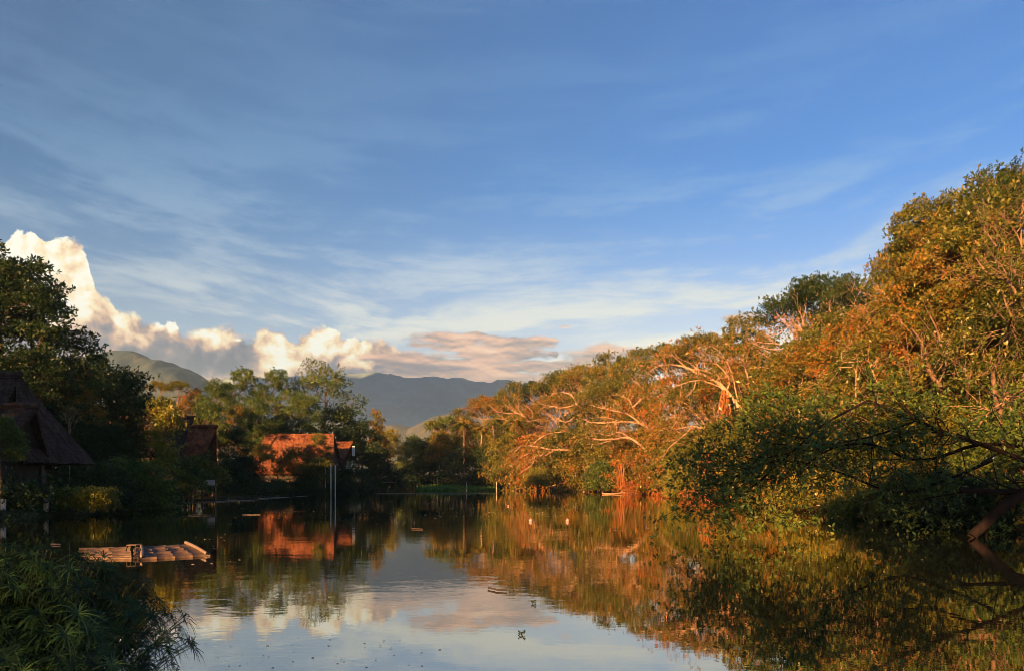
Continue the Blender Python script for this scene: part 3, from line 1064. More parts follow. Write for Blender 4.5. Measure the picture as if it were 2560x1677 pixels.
# middle row
for row in [
    ('walA', 1098, 1075, 196, 90, 'leaf_bronze', 'low golden tree at the very end of the right bank'),
    ('rndC', 1195, 1060, 192, 80, 'leaf_bronze', 'amber tree between two leaning palms'),
    ('rndA', 1262, 1030, 188, 120, 'leaf_olive', 'olive tree above the brightest palm'),
    ('rndB', 1340, 1015, 184, 120, 'leaf_bronze', 'rust-tinged tree right of the brightest palm'),
    ('umbB', 1405, 985, 178, 150, 'leaf_bronze', 'bronze tree with white limbs under the green umbrella crown'),
    ('rndA', 1475, 985, 165, 150, 'leaf_olive', 'olive tree between two white-limbed crowns'),
    ('umbB', 1540, 950, 152, 180, 'leaf_olive', 'green dome just left of the bare fan of branches'),
    ('rndB', 1610, 960, 140, 180, 'leaf_bronze', 'orange-lit foliage behind the bare fan of branches'),
    ('rndA', 1690, 935, 125, 190, 'leaf_bronze', 'bronze tree behind the leaning pale trunk'),
    ('umbA', 1775, 930, 112, 200, 'leaf_olive', 'olive tree right of the leaning pale trunk'),
    ('rndB', 1860, 900, 100, 220, 'leaf_bronze', 'bronze tree below the forked pale trunk'),
    ('rndA', 1960, 860, 88, 250, 'leaf_olive', 'olive tree below the dark umbrella tree'),
    ('nrA', 2050, 850, 76, 300, 'leaf_bronze', 'bronze tree with slender pale stems under the olive slope'),
]:
    tree('broadleaf_tree', row[0], row[1], row[2], row[3], row[6], row[4], row[5], group=RB)
for row in [
    ('nrA', 2180, 870, 62, 320, 'leaf_olive', 'olive tree around the tall thin red stems'),
    ('nrA', 2310, 800, 54, 340, 'leaf_bronze', 'bronze tree around the thick red trunk'),
    ('nrA', 2450, 840, 47, 360, 'leaf_olive', 'bright leafy tree in front of the red trunks near the right edge'),
    ('nrC', 2100, 985, 60, 300, 'leaf_olive', 'low olive tree behind the shaded leaning boughs'),
    ('nrC', 2260, 985, 52, 330, 'leaf_olive', 'leafy tree directly above the shaded leaning boughs'),
    ('nrC', 2420, 1000, 44, 340, 'leaf_olive', 'leafy bush-like tree behind the shaded boughs near the right edge'),
    ('nrC', 2570, 960, 38, 330, 'leaf_green', 'green low tree cut by the right edge'),
]:
    tree('grove_tree', row[0], row[1], row[2], row[3], row[6], row[4], row[5], bark='bark', group=RB)
# front row leaning over the water
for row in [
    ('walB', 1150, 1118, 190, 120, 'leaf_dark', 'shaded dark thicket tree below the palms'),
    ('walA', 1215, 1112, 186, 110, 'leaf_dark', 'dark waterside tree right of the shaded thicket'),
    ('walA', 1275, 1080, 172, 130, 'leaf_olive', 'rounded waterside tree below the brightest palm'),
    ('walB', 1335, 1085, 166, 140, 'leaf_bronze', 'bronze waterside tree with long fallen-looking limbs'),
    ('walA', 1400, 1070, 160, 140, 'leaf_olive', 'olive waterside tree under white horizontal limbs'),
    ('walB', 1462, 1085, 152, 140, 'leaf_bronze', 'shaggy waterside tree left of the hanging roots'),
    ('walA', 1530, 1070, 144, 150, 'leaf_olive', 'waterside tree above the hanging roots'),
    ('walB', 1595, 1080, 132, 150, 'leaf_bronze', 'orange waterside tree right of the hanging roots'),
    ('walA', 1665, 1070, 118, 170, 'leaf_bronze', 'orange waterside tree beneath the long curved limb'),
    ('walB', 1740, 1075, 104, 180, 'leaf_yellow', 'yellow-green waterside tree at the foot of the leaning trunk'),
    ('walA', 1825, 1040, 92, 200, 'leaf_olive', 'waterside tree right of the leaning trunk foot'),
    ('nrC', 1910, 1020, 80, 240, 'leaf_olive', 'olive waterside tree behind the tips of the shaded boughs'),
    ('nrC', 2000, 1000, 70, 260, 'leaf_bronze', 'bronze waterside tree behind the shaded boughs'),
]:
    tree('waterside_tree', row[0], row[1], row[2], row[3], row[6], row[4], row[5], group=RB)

# palms
for row in [
    ('palmB', 1084, 1050, 204, 'dark coconut palm at the far left end of the right bank'),
    ('palmA', 1160, 1048, 188, 'slim coconut palm with a sunlit trunk, second from the lake end'),
    ('palmB', 1232, 1045, 186, 'coconut palm with two pale stems close left of the brightest palm'),
    ('palmA', 1290, 1040, 172, 'coconut palm with the brightest yellow-green fronds'),
    ('palmB', 1205, 1066, 187, 'short coconut palm half hidden between the slim palms'),
]:
    tree('coconut_palm', row[0], row[1], row[2], row[3], row[4], None, 'leaf_olive', 'bark_pale', group='coconut palms on the right bank', cat='palm', crown='fronds')

# pale limbs traced from the photograph
S6 = (3.0, 1500, 760)
limb_tree('leaning_tree', 'large pale tree leaning left over the bank with a bare fan of branches', 86.4, [
    (20, 13, [(1265, 1140), (1245, 1060), (1225, 1000), (1170, 930), (1080, 830)]),
    (13, 6, [(1080, 830), (960, 670), (880, 590), (760, 530), (640, 470)]),
    (4, 1, [(640, 470), (520, 452), (430, 470), (360, 510)]),
    (4.5, 1, [(960, 670), (900, 620), (820, 590), (740, 570), (640, 590), (560, 620), (500, 670)]),
    (4, 1.2, [(1080, 830), (1030, 700), (1000, 560), (960, 450), (900, 360), (820, 310)]),
    (4, 1, [(950, 650), (970, 570), (920, 490), (860, 440), (790, 410), (700, 380)]),
    (3, 1, [(640, 470), (560, 400), (470, 368)]),
    (3, 1, [(880, 560), (940, 540), (990, 440), (985, 360)]),
    (3, 1, [(860, 530), (790, 500), (700, 490), (620, 520), (520, 500)]),
    (3, 1, [(720, 570), (700, 640), (645, 690)]),
    (2.5, 1, [(870, 440), (880, 400), (780, 365), (760, 320)]),
    (2.5, 1, [(1045, 760), (1060, 680), (1040, 620)]),
    (5, 3, [(1160, 1010), (1130, 940), (1105, 860)]),
], 3, tuft=0.42, scale_px=S6, dy=4)
limb_tree('broken_tree', 'pale broken trunk standing up right of the bare fan of branches', 88.2, [
    (7, 6, [(1240, 800), (1190, 680)]),
    (6, 2.5, [(1190, 680), (1130, 620), (1100, 520), (1080, 440), (1050, 395)]),
    (3.5, 1, [(1210, 680), (1215, 590), (1205, 530)]),
    (3, 1, [(1190, 690), (1120, 640), (1050, 630)]),
    (2.5, 1, [(1100, 490), (1180, 470), (1270, 480), (1340, 450)]),
    (2.5, 1, [(1215, 670), (1250, 590), (1330, 545)]),
], 4, tuft=0.42, scale_px=S6, dy=3)
limb_tree('leaning_tree', 'pale limb curving up left of the broken trunk, high on the slope', 93.6, [
    (7, 4, [(1470, 640), (1430, 580), (1380, 490)]),
    (4, 1, [(1380, 490), (1300, 440), (1220, 370), (1150, 385)]),
    (3, 1, [(1360, 460), (1340, 370), (1310, 300), (1250, 230)]),
    (3, 1, [(1430, 580), (1330, 610), (1240, 630)]),
    (2, 1, [(1300, 440), (1200, 460), (1130, 480)]),
], 5, tuft=0.42, scale_px=S6, dy=3)
limb_tree('forked_tree', 'pale forked tree high on the slope under the dark umbrella tree', 84.6, [
    (9, 7, [(1620, 520), (1595, 445)]),
    (7, 4, [(1595, 445), (1550, 330), (1520, 230), (1490, 170), (1425, 155)]),
    (5, 1.5, [(1590, 370), (1610, 220), (1590, 150)]),
    (4, 1.5, [(1560, 380), (1500, 320), (1480, 250)]),
    (4, 1, [(1575, 360), (1640, 300), (1700, 280), (1760, 230)]),
    (3, 1, [(1520, 235), (1450, 250), (1470, 180)]),
    (3, 1, [(1480, 290), (1350, 340), (1200, 320), (1100, 250)]),
    (2.5, 1, [(1350, 300), (1250, 290), (1150, 280)]),
    (2, 1, [(1610, 220), (1680, 150), (1760, 120)]),
    (2, 1, [(1430, 170), (1380, 190), (1330, 230), (1230, 210)]),
], 6, tuft=0.3, scale_px=S6, dy=4)
limb_tree('leaning_tree', 'pale tree with two long horizontal limbs low over the orange bank', 97.2, [
    (8, 6, [(1130, 1130), (1070, 1060), (980, 1010)]),
    (6, 3, [(980, 1010), (920, 950), (860, 920), (800, 860), (700, 860), (600, 850)]),
    (3, 1, [(600, 850), (510, 850), (430, 880)]),
    (4, 1.5, [(870, 930), (780, 935), (700, 915), (600, 930), (520, 960)]),
    (3, 1, [(700, 915), (620, 990), (540, 1055), (500, 1100)]),
    (3, 1, [(1075, 1040), (1000, 960), (900, 840)]),
    (3, 1.2, [(1080, 1050), (1070, 950), (1085, 830)]),
    (2.5, 1, [(620, 850), (560, 900), (520, 960)]),
    (2.5, 1, [(790, 860), (780, 820), (640, 840)]),
], 7, tuft=0.42, scale_px=S6, dy=4)
limb_tree('leaning_tree', 'pale tree arching left above the hanging orange roots', 126, [
    (8, 6, [(520, 1180), (440, 1130), (330, 1080)]),
    (6, 3, [(330, 1080), (220, 1000), (100, 1010), (0, 1015), (-90, 1000)]),
    (3, 1, [(220, 1000), (150, 960), (60, 980), (-60, 960)]),
    (2.5, 1, [(100, 1010), (20, 1040), (-60, 1050)]),
], 8, tuft=0.42, scale_px=S6, dy=5, ln=0.36)
limb_tree('leaning_tree', 'pale many-forked limbs in the bronze crowns left of the bare fan', 127.8, [
    (9, 6, [(460, 1030), (430, 980), (300, 890)]),
    (5, 2, [(300, 890), (150, 880), (0, 890), (-100, 880)]),
    (4, 1, [(300, 890), (200, 820), (60, 790), (-60, 760)]),
    (4, 1, [(330, 900), (260, 800), (220, 720), (160, 690)]),
    (3, 1, [(240, 780), (300, 720), (330, 700)]),
    (3, 1, [(150, 880), (60, 850), (-20, 850)]),
    (3, 1, [(120, 890), (125, 940), (115, 975)]),
    (4, 1, [(430, 980), (400, 880), (420, 820), (480, 780)]),
    (3, 1, [(400, 900), (360, 820), (370, 760)]),
], 9, tuft=0.42, scale_px=S6, dy=5, ln=0.36)
S5 = (3.7125, 1000, 860)
limb_tree('leaning_tree', 'low white-limbed tree reaching left over the water below the palms', 150, [
    (6, 5, [(1760, 1020), (1630, 990), (1500, 980)]),
    (5, 2.5, [(1500, 980), (1390, 975), (1300, 955), (1210, 940)]),
    (3, 1, [(1240, 925), (1300, 870), (1400, 825), (1550, 810)]),
    (2.5, 1, [(1210, 940), (1120, 950), (1060, 1010)]),
    (3, 1, [(1420, 990), (1350, 1030), (1250, 1040), (1150, 1150)]),
    (2.5, 1, [(1250, 1040), (1230, 1110), (1110, 1200)]),
    (2.5, 1, [(1200, 1010), (1100, 1060), (1030, 1130)]),
    (2, 1, [(1400, 825), (1370, 780), (1280, 750)]),
], 10, tuft=0.42, scale_px=S5, dy=5, ln=0.38)
limb_tree('leaning_tree', 'white-limbed tree high in the bronze crowns right of the palms', 158.4, [
    (6, 4, [(1740, 640), (1700, 600), (1640, 560)]),
    (4, 2, [(1640, 560), (1600, 480), (1520, 450), (1410, 452)]),
    (3, 1, [(1640, 560), (1500, 590), (1380, 570), (1300, 610)]),
    (3, 1, [(1650, 540), (1680, 440), (1620, 400)]),
    (3, 1, [(1720, 620), (1640, 660), (1560, 600)]),
    (3, 1, [(1640, 660), (1540, 720), (1430, 670), (1300, 600)]),
    (2.5, 1, [(1500, 712), (1400, 705), (1300, 700), (1180, 715)]),
    (2.5, 1, [(1440, 580), (1330, 560), (1260, 540)]),
], 12, tuft=0.42, scale_px=S5, dy=5, ln=0.38)
limb_tree('leaning_tree', 'thin white branches fanned above the slim palms', 171, [
    (4, 3, [(1290, 740), (1230, 700), (1150, 660)]),
    (3, 1, [(1150, 660), (1050, 620), (960, 540)]),
    (3, 1, [(1090, 640), (1000, 640), (900, 620), (810, 550)]),
    (2.5, 1, [(1150, 660), (1100, 600), (1120, 530)]),
    (2.5, 1, [(1230, 698), (1225, 620), (1150, 560), (1070, 490)]),
    (2.5, 1, [(1150, 662), (1040, 710), (920, 690), (750, 700)]),
], 13, tuft=0.42, scale_px=S5, dy=5, ln=0.38)
S8 = (3.12, 1920, 860)
limb_tree('red_trunk_tree', 'thick red-barked trunk with a knot among the grove trees', 44, [
    (9, 8, [(1420, 560), (1380, 440), (1350, 330)]),
    (9, 7, [(1350, 330), (1290, 260), (1240, 170)]),
    (7, 4, [(1240, 170), (1220, 60), (1180, -40), (1120, -120)]),
    (3.5, 2, [(1290, 260), (1240, 210), (1200, 200)]),
    (4, 1.5, [(1330, 300), (1380, 200), (1390, 90)]),
], 14, 'bark', tuft=0.3, scale_px=S8, dy=2, leaf='leaf_olive', ln=0.22, per=40)
limb_tree('slender_tree', 'two thin straight red stems rising through the olive crowns', 47, [
    (3.5, 2.2, [(1135, 480), (1130, 430), (1110, 250)]),
    (2.2, 1.2, [(1110, 250), (1095, 120), (1080, -60)]),
    (2, 1, [(1105, 220), (1050, 160), (1020, 140)]),
], 15, 'bark', tuft=0.3, scale_px=S8, dy=2, leaf='leaf_olive', ln=0.22)
limb_tree('leaning_tree', 'crooked white branch above the shaded boughs', 50, [
    (6, 5, [(960, 560), (900, 500), (830, 465)]),
    (5, 3, [(830, 465), (760, 440), (690, 465), (610, 460)]),
    (3, 1, [(610, 460), (540, 420), (460, 400), (430, 350)]),
    (2.5, 1, [(700, 460), (640, 520), (590, 570)]),
    (4, 3, [(880, 490), (860, 350), (820, 220), (790, 135)]),
    (3, 1.5, [(790, 135), (740, 130), (590, 140), (570, 60)]),
    (2.5, 1, [(695, 463), (685, 400), (680, 200), (600, 180), (550, 180)]),
], 16, tuft=0.42, scale_px=S8, dy=2, leaf='leaf_olive', ln=0.24)
limb_tree('red_trunk_tree', 'thick red trunk with a raised side limb in deep shade near the right edge', 37, [
    (12, 9, [(1850, 820), (1820, 660), (1800, 500)]),
    (8, 5, [(1800, 500), (1770, 380), (1750, 200)]),
    (7, 4, [(1802, 520), (1860, 420), (1900, 400)]),
], 17, 'bark', tuft=0.42, scale_px=S8, dy=2, leaf='leaf_olive', ln=0.20, thick=0.9, back=2)
limb_tree('red_trunk_tree', 'straight red trunk cut by the right edge beside the fallen log', 37, [
    (9, 7, [(1975, 820), (1940, 620), (1900, 480), (1880, 380)]),
    (4, 2, [(1940, 620), (1970, 520), (2010, 450)]),
], 27, 'bark', tuft=0.42, scale_px=S8, dy=2, leaf='leaf_olive', ln=0.20, thick=0.9, back=2)
limb_tree('leaning_tree', 'slanting grey-red pole of a tree crossing in front of the red trunks', 36, [
    (5, 3, [(1600, 700), (1690, 570), (1760, 500), (1880, 420)]),
    (3, 1, [(1750, 510), (1770, 430), (1740, 390)]),
], 28, 'bark', tuft=0.42, scale_px=S8, dy=2, leaf='leaf_olive', ln=0.20, back=2)
limb_tree('red_trunk_tree', 'short red limb showing in a gap right of the knotted red trunk', 40, [
    (6, 4, [(1555, 420), (1560, 345), (1570, 280), (1585, 200)]),
    (4, 2, [(1570, 280), (1540, 220), (1545, 170)]),
], 29, 'bark', tuft=0.42, scale_px=S8, dy=2, leaf='leaf_olive', ln=0.20, back=2)
S7 = (3.12, 1920, 360)
limb_tree('red_trunk_tree', 'tall red-limbed tree sweeping up left through the tallest grove', 36.5, [
    (9, 7, [(2060, 1420), (1996, 1280), (1940, 1180)]),
    (6, 3, [(1940, 1180), (1880, 1080), (1780, 1030), (1700, 1000), (1620, 890)]),
    (4, 2, [(1900, 1110), (1850, 1000), (1800, 920)]),
    (6, 4, [(1935, 1030), (1905, 970), (1880, 920)]),
    (4, 3, [(2000, 900), (1980, 800), (1940, 700)]),
    (3, 1.5, [(1940, 700), (1880, 620), (1810, 530)]),
    (4, 2, [(1780, 800), (1720, 720), (1660, 650)]),
    (3, 1, [(1850, 860), (1830, 760), (1790, 700)]),
    (3, 1, [(1940, 690), (1990, 620), (2010, 560)]),
], 18, 'bark', tuft=0.42, scale_px=S7, dy=2, leaf='leaf_olive', ln=0.22)
limb_tree('red_trunk_tree', 'short bent red limb low in the tallest grove', 37, [
    (7, 5, [(1880, 1560), (1870, 1460), (1900, 1350)]),
    (5, 2, [(1900, 1350), (1850, 1230), (1830, 1150)]),
    (3, 1, [(1900, 1350), (1960, 1300), (2010, 1290)]),
], 19, 'bark', tuft=0.42, scale_px=S7, dy=2, leaf='leaf_olive', ln=0.22)
limb_tree('leaning_tree', 'slim curved pale limb below the rounded shoulder of the grove', 56, [
    (5, 3, [(1110, 1460), (1080, 1360), (1030, 1280)]),
    (3, 1, [(1030, 1280), (950, 1220), (890, 1140)]),
    (2.5, 1, [(1000, 1250), (930, 1230), (880, 1220)]),
], 20, tuft=0.42, scale_px=S7, dy=2, leaf='leaf_olive', ln=0.24, thick=0.8)
limb_tree('slender_tree', 'pale forked stem in the middle of the leafy grove', 48, [
    (4, 2, [(1615, 1520), (1600, 1400), (1580, 1350)]),
    (3, 1, [(1605, 1400), (1660, 1350), (1720, 1310)]),
], 30, tuft=0.42, scale_px=S7, dy=2, leaf='leaf_olive', ln=0.24, thick=0.8)
limb_tree('slender_tree', 'thin pale stem bending left low on the olive slope', 55, [
    (3.5, 1.5, [(1100, 1640), (1090, 1560), (1060, 1500), (1000, 1490)]),
    (3, 1.0, [(1090, 1560), (1130, 1500), (1140, 1440)]),
], 33, tuft=0.42, scale_px=S7, dy=2, leaf='leaf_olive', ln=0.24, thick=0.8)
limb_tree('leaning_tree', 'red curved limb below the domed crown of the grove', 45, [
    (4, 2, [(1690, 1230), (1660, 1140), (1600, 1060), (1520, 1010)]),
    (3, 1.0, [(1600, 1060), (1590, 980), (1540, 930)]),
], 34, 'bark', tuft=0.42, scale_px=S7, dy=2, leaf='leaf_olive', ln=0.24, thick=0.8)

# the shaded tree whose boughs hang out over the water, close by on the right
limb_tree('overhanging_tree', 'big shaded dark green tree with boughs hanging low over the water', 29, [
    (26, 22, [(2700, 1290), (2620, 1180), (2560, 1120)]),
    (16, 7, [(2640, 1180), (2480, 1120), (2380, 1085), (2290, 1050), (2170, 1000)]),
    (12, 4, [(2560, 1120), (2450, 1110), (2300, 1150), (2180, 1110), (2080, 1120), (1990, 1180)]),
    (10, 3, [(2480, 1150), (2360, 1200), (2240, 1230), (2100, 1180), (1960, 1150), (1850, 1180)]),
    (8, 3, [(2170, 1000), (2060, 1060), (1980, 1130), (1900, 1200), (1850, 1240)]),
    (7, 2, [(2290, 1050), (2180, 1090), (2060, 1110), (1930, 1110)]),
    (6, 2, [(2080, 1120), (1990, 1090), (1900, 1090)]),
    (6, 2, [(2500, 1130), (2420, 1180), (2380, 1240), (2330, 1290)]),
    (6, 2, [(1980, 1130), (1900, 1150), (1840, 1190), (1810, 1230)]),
], 23, 'bark_shade', tuft=0.62, leaf='leaf_green', thick=0.42, back=0.0, twig=2.0, dy=5, per=80, ln=0.17)
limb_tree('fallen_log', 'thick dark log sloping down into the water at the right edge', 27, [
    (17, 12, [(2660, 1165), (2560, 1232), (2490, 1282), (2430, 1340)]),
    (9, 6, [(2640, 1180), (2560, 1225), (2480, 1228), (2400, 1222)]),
], 24, 'bark_shade', tuft=0.0, twig=0.5, dy=1, cat='log', thick=1.0, back=0.0)
for row in [
    ('bshA', 1700, 1168, 92, 90, 'leaf_yellow', 'small yellow-green bush at the water under the leaning trunk'),
    ('bshB', 2150, 1195, 42, 170, 'leaf_yellow', 'bright green bush at the water in a gap of the shaded boughs'),
    ('bshA', 2040, 1165, 50, 180, 'leaf_yellow', 'leafy bush on the bank under the crooked white branch'),
    ('bshA', 1345, 1165, 148, 60, 'leaf_yellow', 'small bright bush at the water far left of the hanging roots'),
    ('bshB', 2400, 1170, 34, 260, 'leaf_dark', 'dark bush at the water behind the fallen log'),
    ('bshA', 2300, 1160, 38, 260, 'leaf_olive', 'olive bush on the bank above the fallen log'),
    ('bshA', 1505, 1150, 140, 90, 'leaf_green', 'round green bush left of the hanging roots'),
    ('bshB', 1620, 1170, 118, 110, 'leaf_red', 'russet bush right of the hanging roots'),
    ('bshA', 1900, 1160, 66, 130, 'leaf_olive', 'olive bush on the bank behind the tips of the shaded boughs'),
]:
    tree('bush', row[0], row[1], row[2], row[3], row[6], row[4], row[5], bark='bark', group='bushes at the foot of the right bank', cat='bush')


def hanging_roots(u, v0, v1, Y, w, n, seed, label):
    rs = np.random.RandomState(seed)
    top, bot = W(u, v0, Y), W(u, v1, Y)
    bot[2] = max(bot[2], 0.0)
    ww = w / F * Y
    segs = []
    for i in range(n):
        a = rs.uniform(-0.5, 0.5) * ww
        p0 = top + np.array([a * 0.5, rs.uniform(-.5, .5), rs.uniform(-0.2, 0.3) * ww])
        p2 = np.array([top[0] + a, top[1] + rs.uniform(-.6, .6), bot[2] + rs.uniform(0, 0.25) * (top[2] - bot[2]) - 0.05])
        segs.append((bezier(p0, (p0 + p2) / 2 + rs.normal(0, 0.12, 3), p2, 5), np.linspace(0.05, 0.03, 5) * rs.uniform(0.6, 1.3), 4))
    v, f = merge_tubes(segs)
    o = link('hanging_roots', mesh_from('hanging_roots', v - bot, f, M['roots'], True))
    o.location = tuple(bot)
    tag(o, label, 'roots')


hanging_roots(1553, 1165, 1222, 126, 26, 34, 1, 'orange aerial roots hanging to the water by the orange bank')
hanging_roots(1812, 985, 1040, 84, 36, 46, 2, 'orange beard of roots hanging from the large leaning trunk')
hanging_roots(1770, 1140, 1190, 88, 60, 30, 3, 'row of thin reddish roots in the shade under the leaning trunk')
hanging_roots(2250, 1178, 1212, 44, 26, 16, 4, 'pale sunlit roots in a gap of the shaded boughs')

# ------------------------------------------------------------------ left bank
LB = 'trees behind the thatched houses on the left bank'
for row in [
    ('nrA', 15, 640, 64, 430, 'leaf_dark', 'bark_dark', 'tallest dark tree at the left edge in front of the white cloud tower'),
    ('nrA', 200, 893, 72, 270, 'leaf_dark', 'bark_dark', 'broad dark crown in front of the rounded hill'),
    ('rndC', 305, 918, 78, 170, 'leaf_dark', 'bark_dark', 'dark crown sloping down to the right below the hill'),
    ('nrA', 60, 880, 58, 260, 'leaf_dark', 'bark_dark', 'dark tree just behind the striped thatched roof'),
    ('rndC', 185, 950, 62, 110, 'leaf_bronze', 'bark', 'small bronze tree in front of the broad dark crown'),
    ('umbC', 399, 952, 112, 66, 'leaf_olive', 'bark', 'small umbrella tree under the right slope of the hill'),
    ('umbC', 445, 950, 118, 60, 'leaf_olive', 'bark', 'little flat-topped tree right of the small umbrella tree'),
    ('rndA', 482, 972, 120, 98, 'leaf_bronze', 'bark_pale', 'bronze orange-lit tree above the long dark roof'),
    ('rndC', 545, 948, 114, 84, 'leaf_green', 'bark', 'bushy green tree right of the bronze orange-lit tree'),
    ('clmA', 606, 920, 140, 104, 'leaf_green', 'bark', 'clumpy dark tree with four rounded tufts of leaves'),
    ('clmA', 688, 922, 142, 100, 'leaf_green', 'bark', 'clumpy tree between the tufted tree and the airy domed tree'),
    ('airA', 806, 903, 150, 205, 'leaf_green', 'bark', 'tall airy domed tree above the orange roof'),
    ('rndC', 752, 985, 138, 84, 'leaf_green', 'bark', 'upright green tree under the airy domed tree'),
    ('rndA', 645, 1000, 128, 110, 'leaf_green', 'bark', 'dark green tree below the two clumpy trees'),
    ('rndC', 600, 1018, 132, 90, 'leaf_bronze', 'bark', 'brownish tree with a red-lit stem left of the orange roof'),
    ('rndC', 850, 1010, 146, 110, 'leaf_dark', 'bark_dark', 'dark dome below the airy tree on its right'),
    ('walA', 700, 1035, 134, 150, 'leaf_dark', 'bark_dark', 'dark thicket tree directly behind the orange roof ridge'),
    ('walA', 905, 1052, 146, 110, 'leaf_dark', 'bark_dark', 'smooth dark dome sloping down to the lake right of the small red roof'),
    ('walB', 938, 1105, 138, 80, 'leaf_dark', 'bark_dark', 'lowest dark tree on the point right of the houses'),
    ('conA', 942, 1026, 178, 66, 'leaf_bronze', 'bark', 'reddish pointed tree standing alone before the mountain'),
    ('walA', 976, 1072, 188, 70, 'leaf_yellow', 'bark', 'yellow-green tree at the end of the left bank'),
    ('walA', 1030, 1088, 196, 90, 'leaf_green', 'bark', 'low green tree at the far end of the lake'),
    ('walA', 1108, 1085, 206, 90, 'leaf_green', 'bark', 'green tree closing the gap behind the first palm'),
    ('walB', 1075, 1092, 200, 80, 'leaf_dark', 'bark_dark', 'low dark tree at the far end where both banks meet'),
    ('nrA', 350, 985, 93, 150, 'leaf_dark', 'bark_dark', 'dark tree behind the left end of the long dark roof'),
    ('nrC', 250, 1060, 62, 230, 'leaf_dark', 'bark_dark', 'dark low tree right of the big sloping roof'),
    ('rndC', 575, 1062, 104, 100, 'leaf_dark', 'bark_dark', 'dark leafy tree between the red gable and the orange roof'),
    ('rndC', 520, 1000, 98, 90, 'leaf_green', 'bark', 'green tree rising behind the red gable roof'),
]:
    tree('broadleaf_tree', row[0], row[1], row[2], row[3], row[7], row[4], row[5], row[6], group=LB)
tree('slender_tree', 'colA', 404, 992, 64, 'slender sunlit tree with a pale stem before the long dark roof', 96, 'leaf_yellow', 'bark_pale')
tree('bare_sapling', 'twig', 174, 1004, 56, 'nearly leafless pale sapling beside the big sloping roof', 60, 'leaf_olive', 'bark_pale', rot=0.5)
tree('slender_tree', 'colA', 772, 1112, 116, 'narrow orange-lit shrub tree in front of the orange roof', 34, 'leaf_red', 'bark')
tree('garden_tree', 'rndC', 800, 1082, 118, 'small garden tree hiding the right end of the orange roof', 54, 'leaf_olive', 'bark_pale')
tree('garden_tree', 'bshA', 658, 1105, 112, 'round olive shrub at the left corner of the orange roof', 60, 'leaf_yellow', 'bark')
LBB = 'bushes along the left shore'
for row in [
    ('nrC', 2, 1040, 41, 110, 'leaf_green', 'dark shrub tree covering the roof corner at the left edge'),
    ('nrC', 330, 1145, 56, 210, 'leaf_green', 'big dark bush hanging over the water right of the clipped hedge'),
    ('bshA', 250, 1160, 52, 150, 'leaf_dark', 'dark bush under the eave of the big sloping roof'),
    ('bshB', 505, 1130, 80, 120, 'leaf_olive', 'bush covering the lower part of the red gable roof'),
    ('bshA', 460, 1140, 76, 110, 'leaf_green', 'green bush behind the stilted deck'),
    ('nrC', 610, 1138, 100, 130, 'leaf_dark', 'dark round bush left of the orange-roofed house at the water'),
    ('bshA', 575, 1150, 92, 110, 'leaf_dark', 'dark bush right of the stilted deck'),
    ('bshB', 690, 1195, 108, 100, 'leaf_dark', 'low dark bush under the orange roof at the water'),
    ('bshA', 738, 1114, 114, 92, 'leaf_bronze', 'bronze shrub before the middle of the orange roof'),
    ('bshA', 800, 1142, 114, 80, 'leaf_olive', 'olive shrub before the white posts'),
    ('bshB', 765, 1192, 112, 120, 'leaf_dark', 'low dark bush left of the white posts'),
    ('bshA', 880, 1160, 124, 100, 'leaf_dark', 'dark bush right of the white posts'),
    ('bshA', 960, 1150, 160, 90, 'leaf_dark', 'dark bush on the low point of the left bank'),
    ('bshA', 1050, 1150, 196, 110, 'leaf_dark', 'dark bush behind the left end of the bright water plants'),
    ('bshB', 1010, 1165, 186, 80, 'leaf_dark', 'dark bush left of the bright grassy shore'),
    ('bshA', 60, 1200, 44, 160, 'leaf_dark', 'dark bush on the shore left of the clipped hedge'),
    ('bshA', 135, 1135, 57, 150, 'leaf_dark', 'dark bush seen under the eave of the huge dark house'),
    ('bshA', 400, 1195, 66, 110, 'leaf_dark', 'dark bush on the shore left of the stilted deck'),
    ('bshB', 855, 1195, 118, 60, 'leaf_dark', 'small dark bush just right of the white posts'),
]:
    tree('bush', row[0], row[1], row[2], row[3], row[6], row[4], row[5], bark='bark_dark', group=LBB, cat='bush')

# trees standing behind the viewer: they throw the evening shade over the near shore
SH = 'trees on the shore behind the viewer'
for k, (x, y, h, key, lab) in enumerate([
        (-7, -9, 11.6, 'nrB', 'umbrella-crowned tree standing close behind the viewer on the left'), (-3, -17, 11.0, 'nrB', 'umbrella-crowned tree standing right behind the viewer'),
        (-15, -9, 12.0, 'nrB', 'umbrella-crowned tree on the near shore left of the sedge clump'), (-36, -4, 12, 'nrA', 'round tree on the shore behind the near left bend of the lake'),
        (-42, 12, 16, 'nrA', 'tall round tree left of the view at the near bend'), (-46, 26, 15, 'nrA', 'round tree left of the view beside the huge dark house'),
        (-52, 40, 15, 'nrA', 'round tree left of the view behind the huge dark house')]):
    e = empty('shore_tree', (x, y, 0.6), k * 1.3)
    s = h / VAR[key]['H']
    e.scale = (s * 1.15, s * 1.15, s)
    tag(e, lab, 'tree', SH)
    link('trunk', variant_mesh(key, 'trunk', 'bark_dark'), e)
    link('crown', variant_mesh(key, 'crown', 'leaf_green'), e)


# ------------------------------------------------------------------ undergrowth, hedge, grass: uncountable growth
def band_points(rs, n, x0, x1, y0, y1, s0, s1):
    p = np.stack([rs.uniform(x0, x1, n * 6), rs.uniform(y0, y1, n * 6)], -1)
    s = lake_sd(p[:, 0], p[:, 1])
    p = p[(s > s0) & (s < s1)][:n]
    return p


